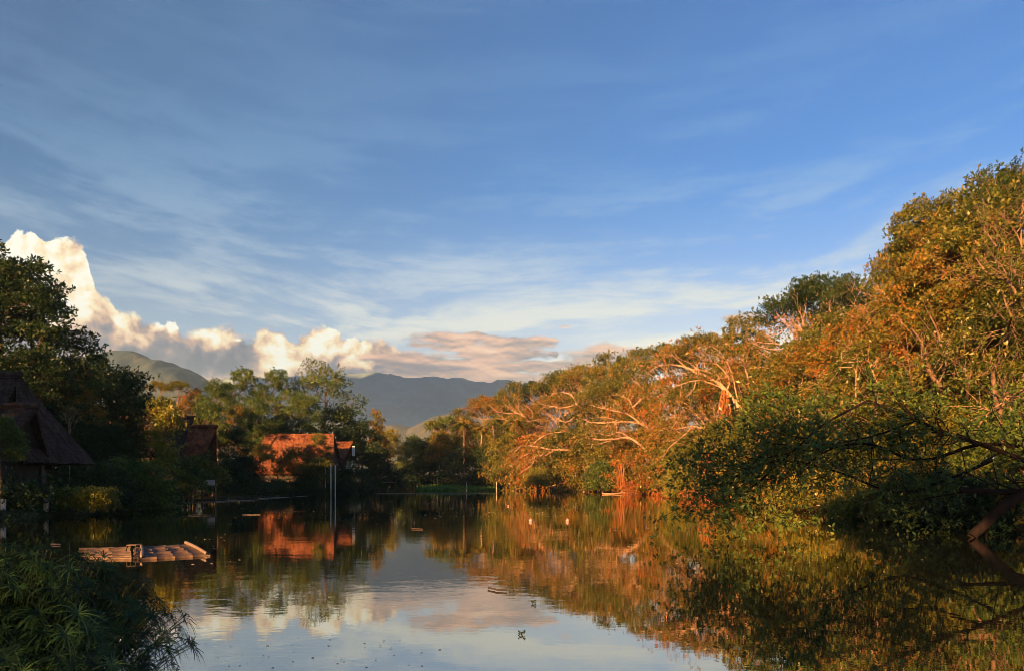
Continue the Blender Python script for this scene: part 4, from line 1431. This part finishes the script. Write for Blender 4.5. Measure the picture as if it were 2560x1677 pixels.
def undergrowth(name, label, seed, n, box, s0, s1, hmax, per, ln, leaf, spread=0.5):
    rs = np.random.RandomState(seed)
    p = band_points(rs, n, *box, s0, s1)
    z = ground_z(p[:, 0], p[:, 1])
    z = np.maximum(z, 0.03)
    c = np.stack([p[:, 0], p[:, 1], z + rs.uniform(0.05, 1, len(p)) ** 1.6 * hmax], -1)
    v, f, t = leaf_quads(rs, c, per, spread, ln, 0.6, 0.1)
    v[:, 2] = np.maximum(v[:, 2], 0.01)
    tag(link(name, mesh_from(name, v, f, M[leaf], False, t)), label, None, None, 'stuff')


undergrowth('undergrowth', 'leafy growth along the right shore', 1, 1500, (8, 34, 24, 175), -0.9, 5, 2.3, 36, 0.26, 'leaf_bronze')
undergrowth('undergrowth', 'dark leafy growth along the left shore', 2, 1300, (-46, -18, 38, 175), -0.6, 5, 1.8, 36, 0.24, 'leaf_dark')
undergrowth('undergrowth', 'leafy growth along the far shore', 3, 500, (-30, 16, 160, 212), -0.5, 7, 3.0, 36, 0.40, 'leaf_dark')
undergrowth('dry_grass', 'orange dry grass on the sunlit shore', 4, 420, (14, 30, 74, 150), -1.2, 2.5, 0.9, 40, 0.34, 'leaf_red', 0.35)
undergrowth('near_growth', 'low growth on the near shore beside the viewer', 6, 300, (-14, 10, -4, 1), 0.0, 5, 0.3, 30, 0.10, 'leaf_dark', 0.25)


def far_grass():
    rs = np.random.RandomState(9)
    n = 5000
    u = rs.uniform(1045, 1243, n)
    Y = rs.uniform(172, 196, n)
    x = (u - CU) / F * Y
    z = 0.05 + 1.15 * rs.uniform(0, 1, n) ** 0.7 * np.clip((Y - 170) / 20, 0.10, 1) * np.clip(np.minimum(u - 1040, 1248 - u) / 30, 0.1, 1)
    c = np.stack([x, Y, z], -1)
    v, f, t = leaf_quads(rs, c, 8, 0.25, 0.42, 0.5, 0.0)
    v[:, 2] = np.maximum(v[:, 2], 0.01)
    tag(link('water_plants', mesh_from('water_plants', v, f, M['leaf_bright'], False, t)), 'bright green mat of water plants at the far shore', None, None, 'stuff')


far_grass()


def hedge():
    rs = np.random.RandomState(12)
    e = empty('clipped_hedge', (-29.0, 46, 0.4))
    tag(e, 'long clipped yellow-green hedge at the shore below the big sloping roof', 'hedge')
    n = 700
    c = np.stack([rs.uniform(-27.5, -24.0, n) , 45.5 + rs.uniform(-0.6, 0.8, n), 0.35 + rs.uniform(0, 1, n) ** 0.5 * 1.05], -1)
    v, f, t = leaf_quads(rs, c, 30, 0.16, 0.13, 0.8, 0.0)
    link('foliage', mesh_from('hedge_foliage', v - np.array([-29.0, 46, 0.4]), f, M['leaf_yellow'], False, t), e)
    mb = MB()
    for k in range(9):
        x = 1.7 + k * 0.4
        mb.tube([(x, 0, -0.2), (x + 0.1, 0, 0.4), (x - 0.05, 0.1, 0.9)], [0.03, 0.025, 0.012], 5)
    mb.build('stems', M['bark'], e)


hedge()

# ------------------------------------------------------------------ thatched houses
def slab(mb, a, b, c, d, th, nu=26, nv=14, rough=0.05, seed=0, sag=0.0):
    """thatch slope: corners a-b along the ridge, d-c along the eave, with a shaggy surface and thickness"""
    rs = np.random.RandomState(seed)
    a, b, c, d = [np.asarray(k, float) for k in (a, b, c, d)]
    n = np.cross(b - a, d - a)
    n /= np.linalg.norm(n)
    if n[2] < 0:
        n = -n
    V = []
    for j in range(nv + 1):
        t = j / nv
        for i in range(nu + 1):
            s = i / nu
            p = (a * (1 - s) + b * s) * (1 - t) + (d * (1 - s) + c * s) * t
            edge = 1.0 if (j == nv or i in (0, nu)) else 0.6
            p = p + n * (rs.uniform(-1, 1) * rough * edge - sag * math.sin(math.pi * t)) + (rs.uniform(-1, 1) * rough * 1.3 if j == nv else 0) * np.array([0, 0, 1])
            V.append(p)
    m = len(V)
    V += [p - n * th for p in V]
    Fq = []
    w = nu + 1
    for j in range(nv):
        for i in range(nu):
            q = j * w + i
            Fq.append((q, q + 1, q + w + 1, q + w))
            Fq.append((m + q + w, m + q + w + 1, m + q + 1, m + q))
    for i in range(nu):
        Fq.append((i, m + i, m + i + 1, i + 1))
        q = nv * w + i
        Fq.append((q + 1, m + q + 1, m + q, q))
    for j in range(nv):
        q = j * w
        Fq.append((q, q + w, m + q + w, m + q))
        q = j * w + nu
        Fq.append((q + w, q, m + q, m + q + w))
    mb.add(np.array(V), Fq)


def house(name, label, org, mat, ridge_a, ridge_b, eave, half, floor_z, walls=True, hip_a=0.0, hip_b=0.0, over=0.0, posts=True, th=0.22, seed=1):
    """A-frame nipa house. Local frame: x along the ridge, y towards the viewer is negative. Returns the Empty."""
    e = empty(name, org)
    tag(e, label, 'house')
    xa, xb, zr = ridge_a, ridge_b, eave[1]
    ze = eave[0]
    mb = MB()
    slab(mb, (xa, 0, zr), (xb, 0, zr), (xb - over, -half, ze), (xa - hip_a, -half, ze), th, seed=seed, sag=0.12)
    slab(mb, (xa, 0.05, zr), (xb, 0.05, zr), (xb - over, half, ze), (xa - hip_a, half, ze), th, seed=seed + 1, sag=0.12)
    if hip_b > 0:
        slab(mb, (xb, 0.02, zr - 0.02), (xb, -0.02, zr - 0.02), (xb + hip_b, -half * 0.98, ze), (xb + hip_b, half * 0.98, ze), th, seed=seed + 2, sag=0.1)
    roof = mb.build('roof', mat, e)
    rc = MB()
    npt = 18
    xs = np.linspace(xa - 0.1, xb + 0.12, npt)
    rs = np.random.RandomState(seed)
    rc.tube([(x, 0.02, zr + 0.06 + rs.uniform(-.03, .05)) for x in xs], 0.20, 8)
    rc.build('ridge_cap', mat, roof)
    if walls:
        wb = MB()
        x1 = xb - over - 0.45
        x0 = xa - hip_a + 0.5
        # triangular gable infill under the roof at the right end
        g = xb - 0.5
        V = [(g, 0, zr - 0.5), (g - over * 0.9, -half + 0.45, ze + 0.1), (g - over * 0.9, half - 0.45, ze + 0.1)]
        V += [(a - 0.12, b, c) for a, b, c in V]
        wb.add(V, [(0, 1, 2), (5, 4, 3), (0, 3, 4, 1), (1, 4, 5, 2), (2, 5, 3, 0)])
        wb.build('gable', M['interior'], e)
        w2 = MB()
        h = ze - floor_z + 0.25
        w2.box(((x0 + x1) / 2, -half + 1.0, floor_z + h / 2), (x1 - x0, 0.12, h))
        w2.box(((x0 + x1) / 2, half - 1.0, floor_z + h / 2), (x1 - x0, 0.12, h))
        w2.box((x0 + 0.06, 0, floor_z + h / 2), (0.12, 2 * half - 2.13, h))
        w2.box((x1 - 0.06, 0, floor_z + h / 2), (0.12, 2 * half - 2.13, h))
        w2.build('wall', M['wood_dark'], e)
        fl = MB()
        fl.box(((x0 + x1) / 2, 0, floor_z - 0.1), (x1 - x0 + 0.5, 2 * half - 1.3, 0.18))
        fl.build('floor_deck', M['wood'], e)
    if posts:
        for px in np.linspace(xa - hip_a + 0.7, xb - over - 0.3, 4):
            for py in (-half + 0.75, half - 0.75):
                p = MB()
                zb = float(ground_z(org[0] + px, org[1] + py)) - org[2]
                p.tube([(px, py, zb - 0.5), (px + 0.02, py, (zb + ze) / 2), (px, py, ze + 0.15)], 0.09, 7)
                p.build('post', M['wood'], e)
    return e


# far left: tall roof and its lower wing
hA = house('thatched_house', 'huge dark thatched house with a long slope down to the right at the left edge', (-36.5, 50, 0), M['thatch_grey'],
           -7.0, 4.1, (3.2, 9.0), 4.0, 1.5, hip_b=3.0, hip_a=0.5, seed=3, th=0.3, walls=True)
for k_ in range(4):  # added dark poles imitating stripes of light and shade on this slope
    rb_ = MB()
    x_ = -4.6 + k_ * 2.2
    rb_.tube([(x_, -0.15, 9.25), (x_ + 0.5, -1.9, 6.75), (x_ + 0.9, -3.3, 4.6)], [0.16, 0.15, 0.10], 7)
    rb_.build('shade_stripe', M['wood_dark'], hA)
hW = house('thatched_wing', 'lower front wing with a rounded ridge and black gable, at the left edge', (-31.5, 46.2, 0), M['thatch_grey'],
           -7.5, 2.6, (2.9, 6.55), 3.3, 1.5, seed=7, over=0.9)
# long dark roof behind the slender tree
Yb = 88
house('thatched_house', 'long dark roof with a thin red ridge behind the slender sunlit tree', ((382 - CU) / F * Yb, Yb, 0), M['thatch_grey'],
      -4.9, 4.7, (5.0, CAMH + (HV - 1043) / F * Yb), 3.6, 2.4, seed=11, over=0.9)
Yc = 82
house('thatched_house', 'small steep red roof with a black gable above the stilted deck', ((510 - CU) / F * Yc, Yc, 0), M['thatch_red'],
      -1.6, 1.35, (3.2, CAMH + (HV - 1067) / F * Yc), 3.2, 1.9, seed=13, over=1.1)
Yd = 124
hD = house('thatched_house', 'wide orange-lit thatched house on white posts at the water', ((750 - CU) / F * Yd, Yd, 0), M['thatch_red'],
           -5.6, 5.5, (3.3, CAMH + (HV - 1087) / F * Yd), 4.6, 2.2, hip_a=2.2, seed=17, over=-1.2)
for u_, v0_ in ((827, 1170), (838, 1170), (813, 1172)):
    p_ = MB()
    q_ = W(u_, v0_, 112.0 if u_ != 813 else 114.0)
    p_.tube([(q_[0], q_[1], -0.6), (q_[0] + 0.02, q_[1], q_[2] / 2), (q_[0], q_[1], q_[2] + 0.5)], 0.09 if u_ != 813 else 0.07, 8)
    o_ = p_.build('white_post', M['white_post'], None)
    o_.parent = hD
    o_.matrix_parent_inverse = hD.matrix_world.inverted() if False else o_.matrix_parent_inverse
    o_.location = (-hD.location[0], -hD.location[1], -hD.location[2])
b_ = MB()
q_ = W(832, 1172, 119.0)
b_.box((q_[0] - 0.4, 120.2, q_[2] + 0.05), (2.4, 2.2, 0.12))
o_ = b_.build('balcony_floor', M['wood'], hD)
o_.location = (-hD.location[0], -hD.location[1], -hD.location[2])
Ye = 134
hE = house('thatched_house', 'little red roof peeping out right of the wide orange roof', ((856 - CU) / F * Ye, Ye, 0), M['thatch_red'],
           -1.4, 1.75, (CAMH + (HV - 1148) / F * Ye, CAMH + (HV - 1106) / F * Ye), 2.6, 3.0, seed=21, over=1.0)
w_ = MB()
q_ = W(884, 1126, Ye - 1.5)
w_.box((q_[0], q_[1], q_[2]), (0.5, 0.1, 1.7))
o_ = w_.build('wall_panel', M['white_post'], hE)
o_.location = (-hE.location[0], -hE.location[1], 0)


# the stilted deck in front of the small red roof
def stilt_deck():
    Y = 78
    e = empty('stilt_deck', ((459 - CU) / F * Y, Y, 0))
    tag(e, 'grey plank deck with a low railing on thin stilts over the water', 'deck')
    x0, x1 = (412 - 459) / F * Y, (506 - 459) / F * Y
    z = CAMH + (HV - 1216) / F * Y
    b = MB()
    for k in range(8):
        yy = -1.4 + k * 0.4
        b.box(((x0 + x1) / 2, yy, z), (x1 - x0, 0.36, 0.08))
    b.box(((x0 + x1) / 2, -1.62, z - 0.12), (x1 - x0, 0.06, 0.26))
    b.build('platform', M['wood'], e)
    for u_ in (461, 473, 484, 495, 420):
        p = MB()
        x = (u_ - 459) / F * Y
        p.tube([(x, -1.3, -0.7), (x + 0.05, -1.25, z / 2), (x, -1.3, z - 0.04)], 0.075 if u_ != 461 else 0.13, 7)
        p.build('stilt', M['wood'], e)
    r = MB()
    zr = z + 0.55
    r.tube([(x0, -1.45, zr), ((x0 + x1) / 2, -1.45, zr + 0.02), (x1 - 1.2, -1.45, zr)], 0.035, 6)
    for k in range(16):
        x = x0 + (x1 - 1.2 - x0) * k / 15
        r.tube([(x, -1.45, z + 0.03), (x, -1.45, zr)], 0.022, 5)
    r.build('railing', M['wood'], e)
    w = MB()
    w.box(((530 - 459) / F * Y, -0.6, CAMH + (HV - 1205) / F * Y), (1.3, 0.08, 0.55))
    w.box(((500 - 459) / F * Y, 0.4, z + 0.35), (1.4, 0.08, 0.6))
    w.build('side_panel', M['white_post'], e)
    p = MB()
    x = (545 - 459) / F * Y
    p.tube([(x, -0.6, -0.7), (x, -0.6, 2.2)], 0.07, 6)
    p.build('stilt', M['wood'], e)


stilt_deck()
for k_, (u_, v_, Y_, h_, lab_) in enumerate([(8, 1256, 41, 0.62, 'short pale post at the shore at the left edge'), (115, 1253, 44, 0.6, 'short pale post under the clipped hedge')]):
    p_ = MB()
    q_ = W(u_, v_, Y_)
    zg = max(0.0, float(ground_z(q_[0], q_[1])) - 0.2)
    p_.tube([(0, 0, -0.3), (0, 0, 0.35), (0.01, 0, q_[2] - zg + 0.2)], 0.13, 8)
    o_ = p_.build('mooring_post', M['white_post'])
    o_.location = (q_[0], q_[1], zg)
    tag(o_, lab_, 'post', 'short posts on the left shore')


# ------------------------------------------------------------------ bamboo raft and floating poles
def bamboo_pole(mb, a, b, r, rs):
    a, b = np.asarray(a, float), np.asarray(b, float)
    L = np.linalg.norm(b - a)
    n = max(3, int(L / 0.32))
    pts, rad = [], []
    bend = rs.normal(0, 0.005, 3) * L
    for i in range(n):
        t = i / (n - 1)
        c = a + (b - a) * t + bend * math.sin(math.pi * t)
        for dt, k in ((-0.008, 1.0), (0, 1.13), (0.008, 1.0)):
            if 0 <= t + dt / max(L, .1) <= 1.0001:
                pts.append(c + (b - a) / L * dt)
                rad.append(r * k * (1 - 0.18 * t))
    mb.tube(pts, rad, 8)


def raft():
    rs = np.random.RandomState(5)

    def on(u, v):
        Y = (CAMH - 0.12) * F / (v - HV)
        return np.array([(u - CU) / F * Y, Y, 0.12])
    A, B = on(345, 1362), on(474, 1354)          # back edge
    C, D = on(524, 1378), on(345, 1387)          # front edge
    cen = (A + B + C + D) / 4
    e = empty('bamboo_raft', (cen[0], cen[1], 0))
    tag(e, 'flat pinkish-brown bamboo raft floating beyond the sedge clump', 'raft')
    n = 20
    off = np.array([cen[0], cen[1], 0])
    for i in range(n):
        t = i / (n - 1)
        p = A * (1 - t) + D * t - off
        q = B * (1 - t) + C * t - off
        dd = (q - p) / np.linalg.norm(q - p)
        p = p - dd * rs.uniform(0.0, 0.12)
        q = q + dd * rs.uniform(-0.05, 0.06)
        z = 0.022 + rs.uniform(-0.008, 0.010)
        p[2] = q[2] = z
        mb = MB()
        bamboo_pole(mb, p, q, 0.050 + rs.uniform(-.008, .008), rs)
        mb.build('pole', M['bamboo'], e, True)
    for t in (0.05, 0.94):
        mb = MB()
        p = A * (1 - t) + B * t - off
        q = D * (1 - t) + C * t - off
        p[2] = q[2] = 0.10
        bamboo_pole(mb, p + (p - q) * 0.04, q + (q - p) * 0.02, 0.05, rs)
        mb.build('crossbar', M['bamboo_pale'], e, True)
    # smaller section tied on at the left
    A2, B2 = on(232, 1364), on(326, 1360)
    C2, D2 = on(330, 1386), on(240, 1386)
    c2 = (A2 + B2 + C2 + D2) / 4
    e2 = empty('bamboo_raft', (c2[0], c2[1], 0))
    tag(e2, 'smaller bamboo raft section half hidden behind the sedge clump', 'raft')
    off = np.array([c2[0], c2[1], 0])
    for i in range(13):
        t = i / 12
        p = A2 * (1 - t) + D2 * t - off
        q = B2 * (1 - t) + C2 * t - off
        p[2] = q[2] = 0.02 + rs.uniform(-0.01, 0.012)
        p[0] -= rs.uniform(0, 0.4)
        mb = MB()
        bamboo_pole(mb, p, q, 0.048, rs)
        mb.build('pole', M['bamboo'], e2, True)
    # little bamboo bench
    s = on(333, 1376)
    e3 = empty('bamboo_bench', (s[0], s[1], 0.12))
    tag(e3, 'small bamboo bench standing between the two rafts', 'bench')
    top = MB()
    for k in range(5):
        bamboo_pole(top, (-0.17, -0.12 + k * 0.07, 0.27), (0.17, -0.12 + k * 0.07, 0.27), 0.025, rs)
    e3.scale = (0.8, 0.8, 0.6)
    top.build('seat', M['bamboo'], e3, True)
    for sx in (-1, 1):
        for sy in (-1, 1):
            lg = MB()
            lg.tube([(sx * 0.14, sy * 0.12, 0.25), (sx * 0.17, sy * 0.15, 0.0)], 0.022, 6)
            lg.build('leg', M['wood_dark'], e3, True)


raft()


def floating_pole(name, label, pts, r, mat, cat='pole', group=None, kink=None):
    """pts are photo pixels on the water surface"""
    rs = np.random.RandomState(len(label))
    P = []
    for u, v in pts:
        Y = (CAMH - 0.03) * F / (v - HV)
        P.append(np.array([(u - CU) / F * Y, Y, 0.03]))
    o0 = P[0].copy()
    o0[2] = 0
    mb = MB()
    for a, b in zip(P[:-1], P[1:]):
        bamboo_pole(mb, a - o0, b - o0, r, rs)
    if kink:
        for t in kink:
            c = P[0] * (1 - t) + P[-1] * t - o0
            mb.tube([c + np.array([0, 0, -0.1]), c + np.array([0.02, 0, 0.30])], 0.03, 5)
    o = mb.build(name, M[mat], None, True)
    o.location = tuple(o0)
    tag(o, label, cat, group)


BM = 'bamboo poles floating on the lake'
floating_pole('bamboo_boom', 'long pale bamboo boom below the dark bush right of the hedge', [(306, 1273), (372, 1268), (434, 1264), (458, 1261)], 0.033, 'bamboo_pale', 'boom', BM, [0.85])
floating_pole('bamboo_boom', 'pale sunlit boom right of the deck stilts', [(540, 1253), (586, 1250), (637, 1249)], 0.051, 'bamboo_pale', 'boom', BM, [0.3])
floating_pole('bamboo_boom', 'dark thin boom in front of the deck stilts', [(440, 1256), (540, 1252)], 0.030, 'wood', 'boom', BM, [0.4])
floating_pole('bamboo_boom', 'knobbly boom leading from the left shore to the white posts', [(647, 1246), (700, 1242.5), (755, 1239), (826, 1234.5)], 0.054, 'bamboo_pale', 'boom', BM, [0.0, 0.2])
floating_pole('bamboo_boom', 'long straight white boom across the far end of the lake', [(842, 1233), (950, 1232.5), (1060, 1232.3), (1160, 1232.4), (1248, 1233)], 0.051, 'bamboo_pale', 'boom', BM, [])
floating_pole('floating_bamboo', 'short white floating stick beyond the raft, the left one', [(470, 1286.5), (526, 1286)], 0.022, 'bamboo_pale', 'pole', BM)
floating_pole('floating_bamboo', 'short white floating stick beyond the raft, the right one', [(605, 1285.5), (651, 1285)], 0.022, 'bamboo_pale', 'pole', BM)
floating_pole('floating_bamboo', 'thin brownish floating stick on the reflection of the orange roof', [(680, 1276.5), (762, 1276)], 0.022, 'bamboo', 'pole', BM)
floating_pole('floating_bamboo', 'tiny pale floating stick left of the rafts', [(128, 1359), (152, 1359.5)], 0.022, 'bamboo_pale', 'pole', BM)
floating_pole('floating_twig', 'dark crooked twig floating on the cloud reflection', [(1221, 1468), (1236, 1471), (1243, 1473), (1266, 1474)], 0.018, 'wood_dark', 'twig')
floating_pole('floating_twig', 'thin dark twig floating at the foot of the mountain reflection', [(1030, 1320), (1058, 1321.5)], 0.03, 'wood_dark', 'twig')

# pale dead branches and stakes at the far shore
for lab_, pts_, Y_, r_ in [('pale arched dead branch at the far left shore', [(954, 1193), (975, 1188), (992, 1190)], 150, 0.10),
                           ('pale straight dead branch just above the water at the far left shore', [(954, 1204.5), (975, 1204), (990, 1206)], 150, 0.09),
                           ('pale fallen branch lying on the shore below the dark green waterside tree', [(1376, 1214), (1392, 1219), (1418, 1224)], 150, 0.12),
                           ('pale fallen branch at the water left of the hanging roots', [(1505, 1232), (1530, 1233), (1568, 1230), (1600, 1232)], 122, 0.12),
                           ('pale curved driftwood on the orange shore', [(1716, 1232), (1740, 1238), (1760, 1237), (1774, 1240)], 98, 0.10)]:
    P_ = smooth_path([W(a, b, Y_) for a, b in pts_])
    o0_ = P_[0].copy()
    mb_ = MB()
    mb_.tube(P_ - o0_, np.linspace(r_, r_ * 0.5, len(P_)), 6)
    mb_.tube([P_[len(P_) // 2] - o0_, P_[len(P_) // 2] - o0_ + np.array([0.5, -0.3, 0.5])], [r_ * 0.5, r_ * 0.2], 5)
    o_ = mb_.build('dead_branch', M['bark_pale'], None, True)
    o_.location = tuple(o0_)
    tag(o_, lab_, 'branch', 'dead branches on the shore')
for lab_, u_, v0_, Y_, r_ in [('thin grey stake left of the bright water plants', 1093, 1191, 178, 0.06), ('pale stake standing in front of the bright water plants', 1166, 1204, 172, 0.08),
                              ('pale stake at the right end of the bright water plants', 1241.5, 1203, 165, 0.09)]:
    q_ = W(u_, v0_, Y_)
    mb_ = MB()
    mb_.tube([(0, 0, -0.6), (0.03, 0, q_[2] / 2), (0, 0, q_[2])], r_ * 0.6, 6)
    o_ = mb_.build('stake', M['white_post'], None, True)
    o_.location = (q_[0], q_[1], 0)
    tag(o_, lab_, 'stake', 'stakes in the far water')


# ------------------------------------------------------------------ floats and drifting bits
def sphere(r, nu=18, nv=12, flat=1.0):
    V, Fq = [], []
    for j in range(nv + 1):
        th = math.pi * j / nv
        for i in range(nu):
            V.append((r * math.sin(th) * math.cos(math.tau * i / nu), r * math.sin(th) * math.sin(math.tau * i / nu), r * flat * math.cos(th)))
    for j in range(nv):
        for i in range(nu):
            Fq.append((j * nu + i, (j + 1) * nu + i, (j + 1) * nu + (i + 1) % nu, j * nu + (i + 1) % nu))
    return np.array(V), Fq


for u_, v_, r_, lab_ in [(1327, 1303, 0.10, 'round pink float on the orange reflection, left of its twin'), (1419, 1303, 0.10, 'round pink float on the orange reflection, right of its twin'),
                         (1271, 1265, 0.08, 'small distant pink float among the leaf specks')]:
    Y_ = CAMH * F / (v_ - HV)
    e_ = empty('mooring_float', ((u_ - CU) / F * Y_, Y_, 0.05))
    tag(e_, lab_, 'float', 'pink floats on the lake')
    mb_ = MB()
    mb_.add(*sphere(r_, flat=0.95))
    mb_.build('ball', M['buoy'], e_, True)
    mb_ = MB()
    mb_.tube([(0, 0, r_ * 0.9), (0, 0, r_ * 1.25)], r_ * 0.16, 8)
    mb_.build('stem', M['buoy'], e_, True)

for u_, v_, lab_ in [(1304, 1586, 'small dark leafy clump afloat on the sky reflection near the camera'), (1335, 1508, 'small dark leafy clump afloat beside the tree reflection edge')]:
    rs_ = np.random.RandomState(u_)
    Y_ = CAMH * F / (v_ - HV)
    c_ = np.array([[0, 0, 0.02], [0.02, 0, 0.04], [-0.03, 0.01, 0.02]])
    v, f, t = leaf_quads(rs_, c_, 24, 0.008, 0.028, 0.7, 0.0)
    v[:, 2] = np.maximum(v[:, 2], 0.002)
    o_ = link('floating_leaf_clump', mesh_from('floating_leaf_clump', v, f, M['leaf_dark'], False, t))
    o_.location = ((u_ - CU) / F * Y_, Y_, 0)
    tag(o_, lab_, 'leaf clump')


def specks():
    rs = np.random.RandomState(77)
    V, Fq, n = [], [], 0

    def leaf(x, y, s):
        nonlocal n
        a = rs.uniform(0, math.tau)
        p = [(x + s * math.cos(a + k * math.tau / 6) * (1.0 if k % 3 else 1.5), y + s * math.sin(a + k * math.tau / 6), 0.006 + rs.uniform(0, s * 0.25)) for k in range(6)]
        V.extend(p)
        Fq.append(tuple(range(n, n + 6)))
        n += 6
    for (u0, u1, v0, v1, k, s) in [(1000, 1500, 1234, 1292, 330, 0.05), (560, 1100, 1240, 1310, 150, 0.05), (1500, 1900, 1262, 1330, 90, 0.045), (500, 1100, 1590, 1670, 42, 0.012),
                                   (480, 600, 1330, 1420, 36, 0.035), (1150, 1500, 1250, 1275, 130, 0.06), (1900, 2300, 1380, 1480, 40, 0.02), (1400, 2400, 1300, 1420, 60, 0.03)]:
        for _ in range(k):
            u, v = rs.uniform(u0, u1), rs.uniform(v0, v1)
            Y = CAMH * F / (v - HV)
            x = (u - CU) / F * Y
            if lake_sd(np.array([x]), np.array([Y]))[0] < -0.3:
                leaf(x, Y, s * rs.uniform(0.5, 1.5))
    m, g = new_mat('drifting_leaves')
    geo = g.n.new('ShaderNodeNewGeometry')
    c = g.ramp(g.noise(geo.outputs['Position'], 2.3, 1), [(0.4, (0.05, 0.06, 0.02)), (0.5, (0.28, 0.24, 0.12)), (0.62, (0.6, 0.5, 0.36))])
    principled(g, c, 0.7, 0.3)
    tag(link('drifting_leaves', mesh_from('drifting_leaves', V, Fq, m)), 'scattered leaves and petals drifting on the lake', None, None, 'stuff')


specks()


# ------------------------------------------------------------------ umbrella sedge on the near bank
def sedge():
    rs = np.random.RandomState(31)
    n_st = 1250
    segs, V, Fq, T = [], [], [], []
    n = 0
    cen = np.array([-4.45, 6.1, 0.2])
    for i in range(n_st):
        # root spot in the clump, head spreading outwards
        a = rs.uniform(0, math.tau)
        q = math.sqrt(rs.rand())
        root = cen + np.array([math.cos(a) * q * 1.35, math.sin(a) * q * 0.95, -0.1])
        outv = np.array([math.cos(a) * q * 0.6, math.sin(a) * q * 0.5, 0])
        h = (1.50 - 0.75 * q ** 2.2) * rs.uniform(0.05, 1.0) ** 0.45
        if root[0] + outv[0] > cen[0] + 1.5:
            h *= rs.uniform(0.4, 1.0)
        head = root + outv * rs.uniform(0.5, 1.0) + np.array([0, 0, h])
        mid = root + outv * 0.12 + np.array([0, 0, h * 0.65])
        pth = bezier(root, mid, head, 6)
        segs.append((pth, np.linspace(0.007, 0.004, 6), 3))
        nb = rs.randint(13, 20)
        tint = rs.uniform(0, 1)
        ax = pth[-1] - pth[-2]
        ax /= np.linalg.norm(ax)
        s1 = np.cross(ax, [0.3, 0.9, 0.2])
        s1 /= np.linalg.norm(s1)
        s2 = np.cross(ax, s1)
        L0 = rs.uniform(0.11, 0.21)
        for k in range(nb):
            th = math.tau * k / nb + rs.uniform(-.15, .15)
            d = s1 * math.cos(th) + s2 * math.sin(th)
            L = L0 * rs.uniform(0.75, 1.15)
            w = np.cross(d, ax) * 0.0042
            up = ax * rs.uniform(0.1, 0.45)
            dr = rs.uniform(0.25, 0.75)
            pts = [head, head + (d + up) * L * 0.36, head + (d + up * 0.9) * L * 0.70 - np.array([0, 0, L * dr * 0.25]), head + (d + up * 0.6) * L - np.array([0, 0, L * dr * 0.65])]
            for m_ in range(3):
                p, q2 = pts[m_], pts[m_ + 1]
                w0, w1 = (0.8, 1.2, 1.0, 0.15)[m_], (0.8, 1.2, 1.0, 0.15)[m_ + 1]
                V += [p - w * w0, p + w * w0, q2 + w * w1, q2 - w * w1]
                Fq.append((n, n + 1, n + 2, n + 3))
                T += [tint] * 4
                n += 4
    e = empty('umbrella_sedge', tuple(cen))
    tag(e, 'large dark clump of umbrella sedge in the near left corner', 'plant')
    sv, sf = merge_tubes(segs)
    link('stems', mesh_from('sedge_stems', sv - cen, sf, M['sedge'], True), e)
    link('leaves', mesh_from('sedge_leaves', np.array(V) - cen, np.array(Fq), M['sedge'], False, np.array(T)), e)


sedge()


# ------------------------------------------------------------------ unseen cumulus added left of the view to shade the far range
def cumulus():
    rs = np.random.RandomState(8)
    mb = MB()
    for i in range(75):
        c = np.array([rs.uniform(-2900, -1150), rs.uniform(560, 1050), rs.uniform(780, 1250)])
        v, f = sphere(rs.uniform(110, 210), 16, 10)
        v = v * np.array([1.25, 1, 0.75]) * (1 + 0.05 * np.sin(v[:, :1] * 0.05) * np.cos(v[:, 1:2] * 0.06))
        v[:, 2] = np.maximum(v[:, 2] + c[2], 690) - c[2]
        mb.add(v + c, f)
    m, g = new_mat('shade_cloud_white')
    principled(g, (0.85, 0.85, 0.86), 1.0, 0.0)
    tag(mb.build('clouds', m, None, True), 'added cloud bank out of view that shades the far range', None, None, 'stuff')


cumulus()


# ------------------------------------------------------------------ evening haze
def haze():
    m = bpy.data.materials.new('evening_haze')
    m.use_nodes = True
    m.node_tree.nodes.clear()
    g = NT(m.node_tree)
    out = g.n.new('ShaderNodeOutputMaterial')
    v = g.n.new('ShaderNodeVolumePrincipled')
    v.inputs['Color'].default_value = (0.40, 0.70, 1.0, 1)
    v.inputs['Density'].default_value = HAZE
    v.inputs['Anisotropy'].default_value = 0.0
    g.l.new(v.outputs[0], out.inputs['Volume'])
    mb = MB()
    mb.box((0, 0, 318), (16000, 16000, 644))
    o = mb.build('haze', m)
    tag(o, 'thin bluish evening haze over the lake and hills', None, None, 'stuff')


HAZE = 0.00009
if HAZE > 0:
    haze()
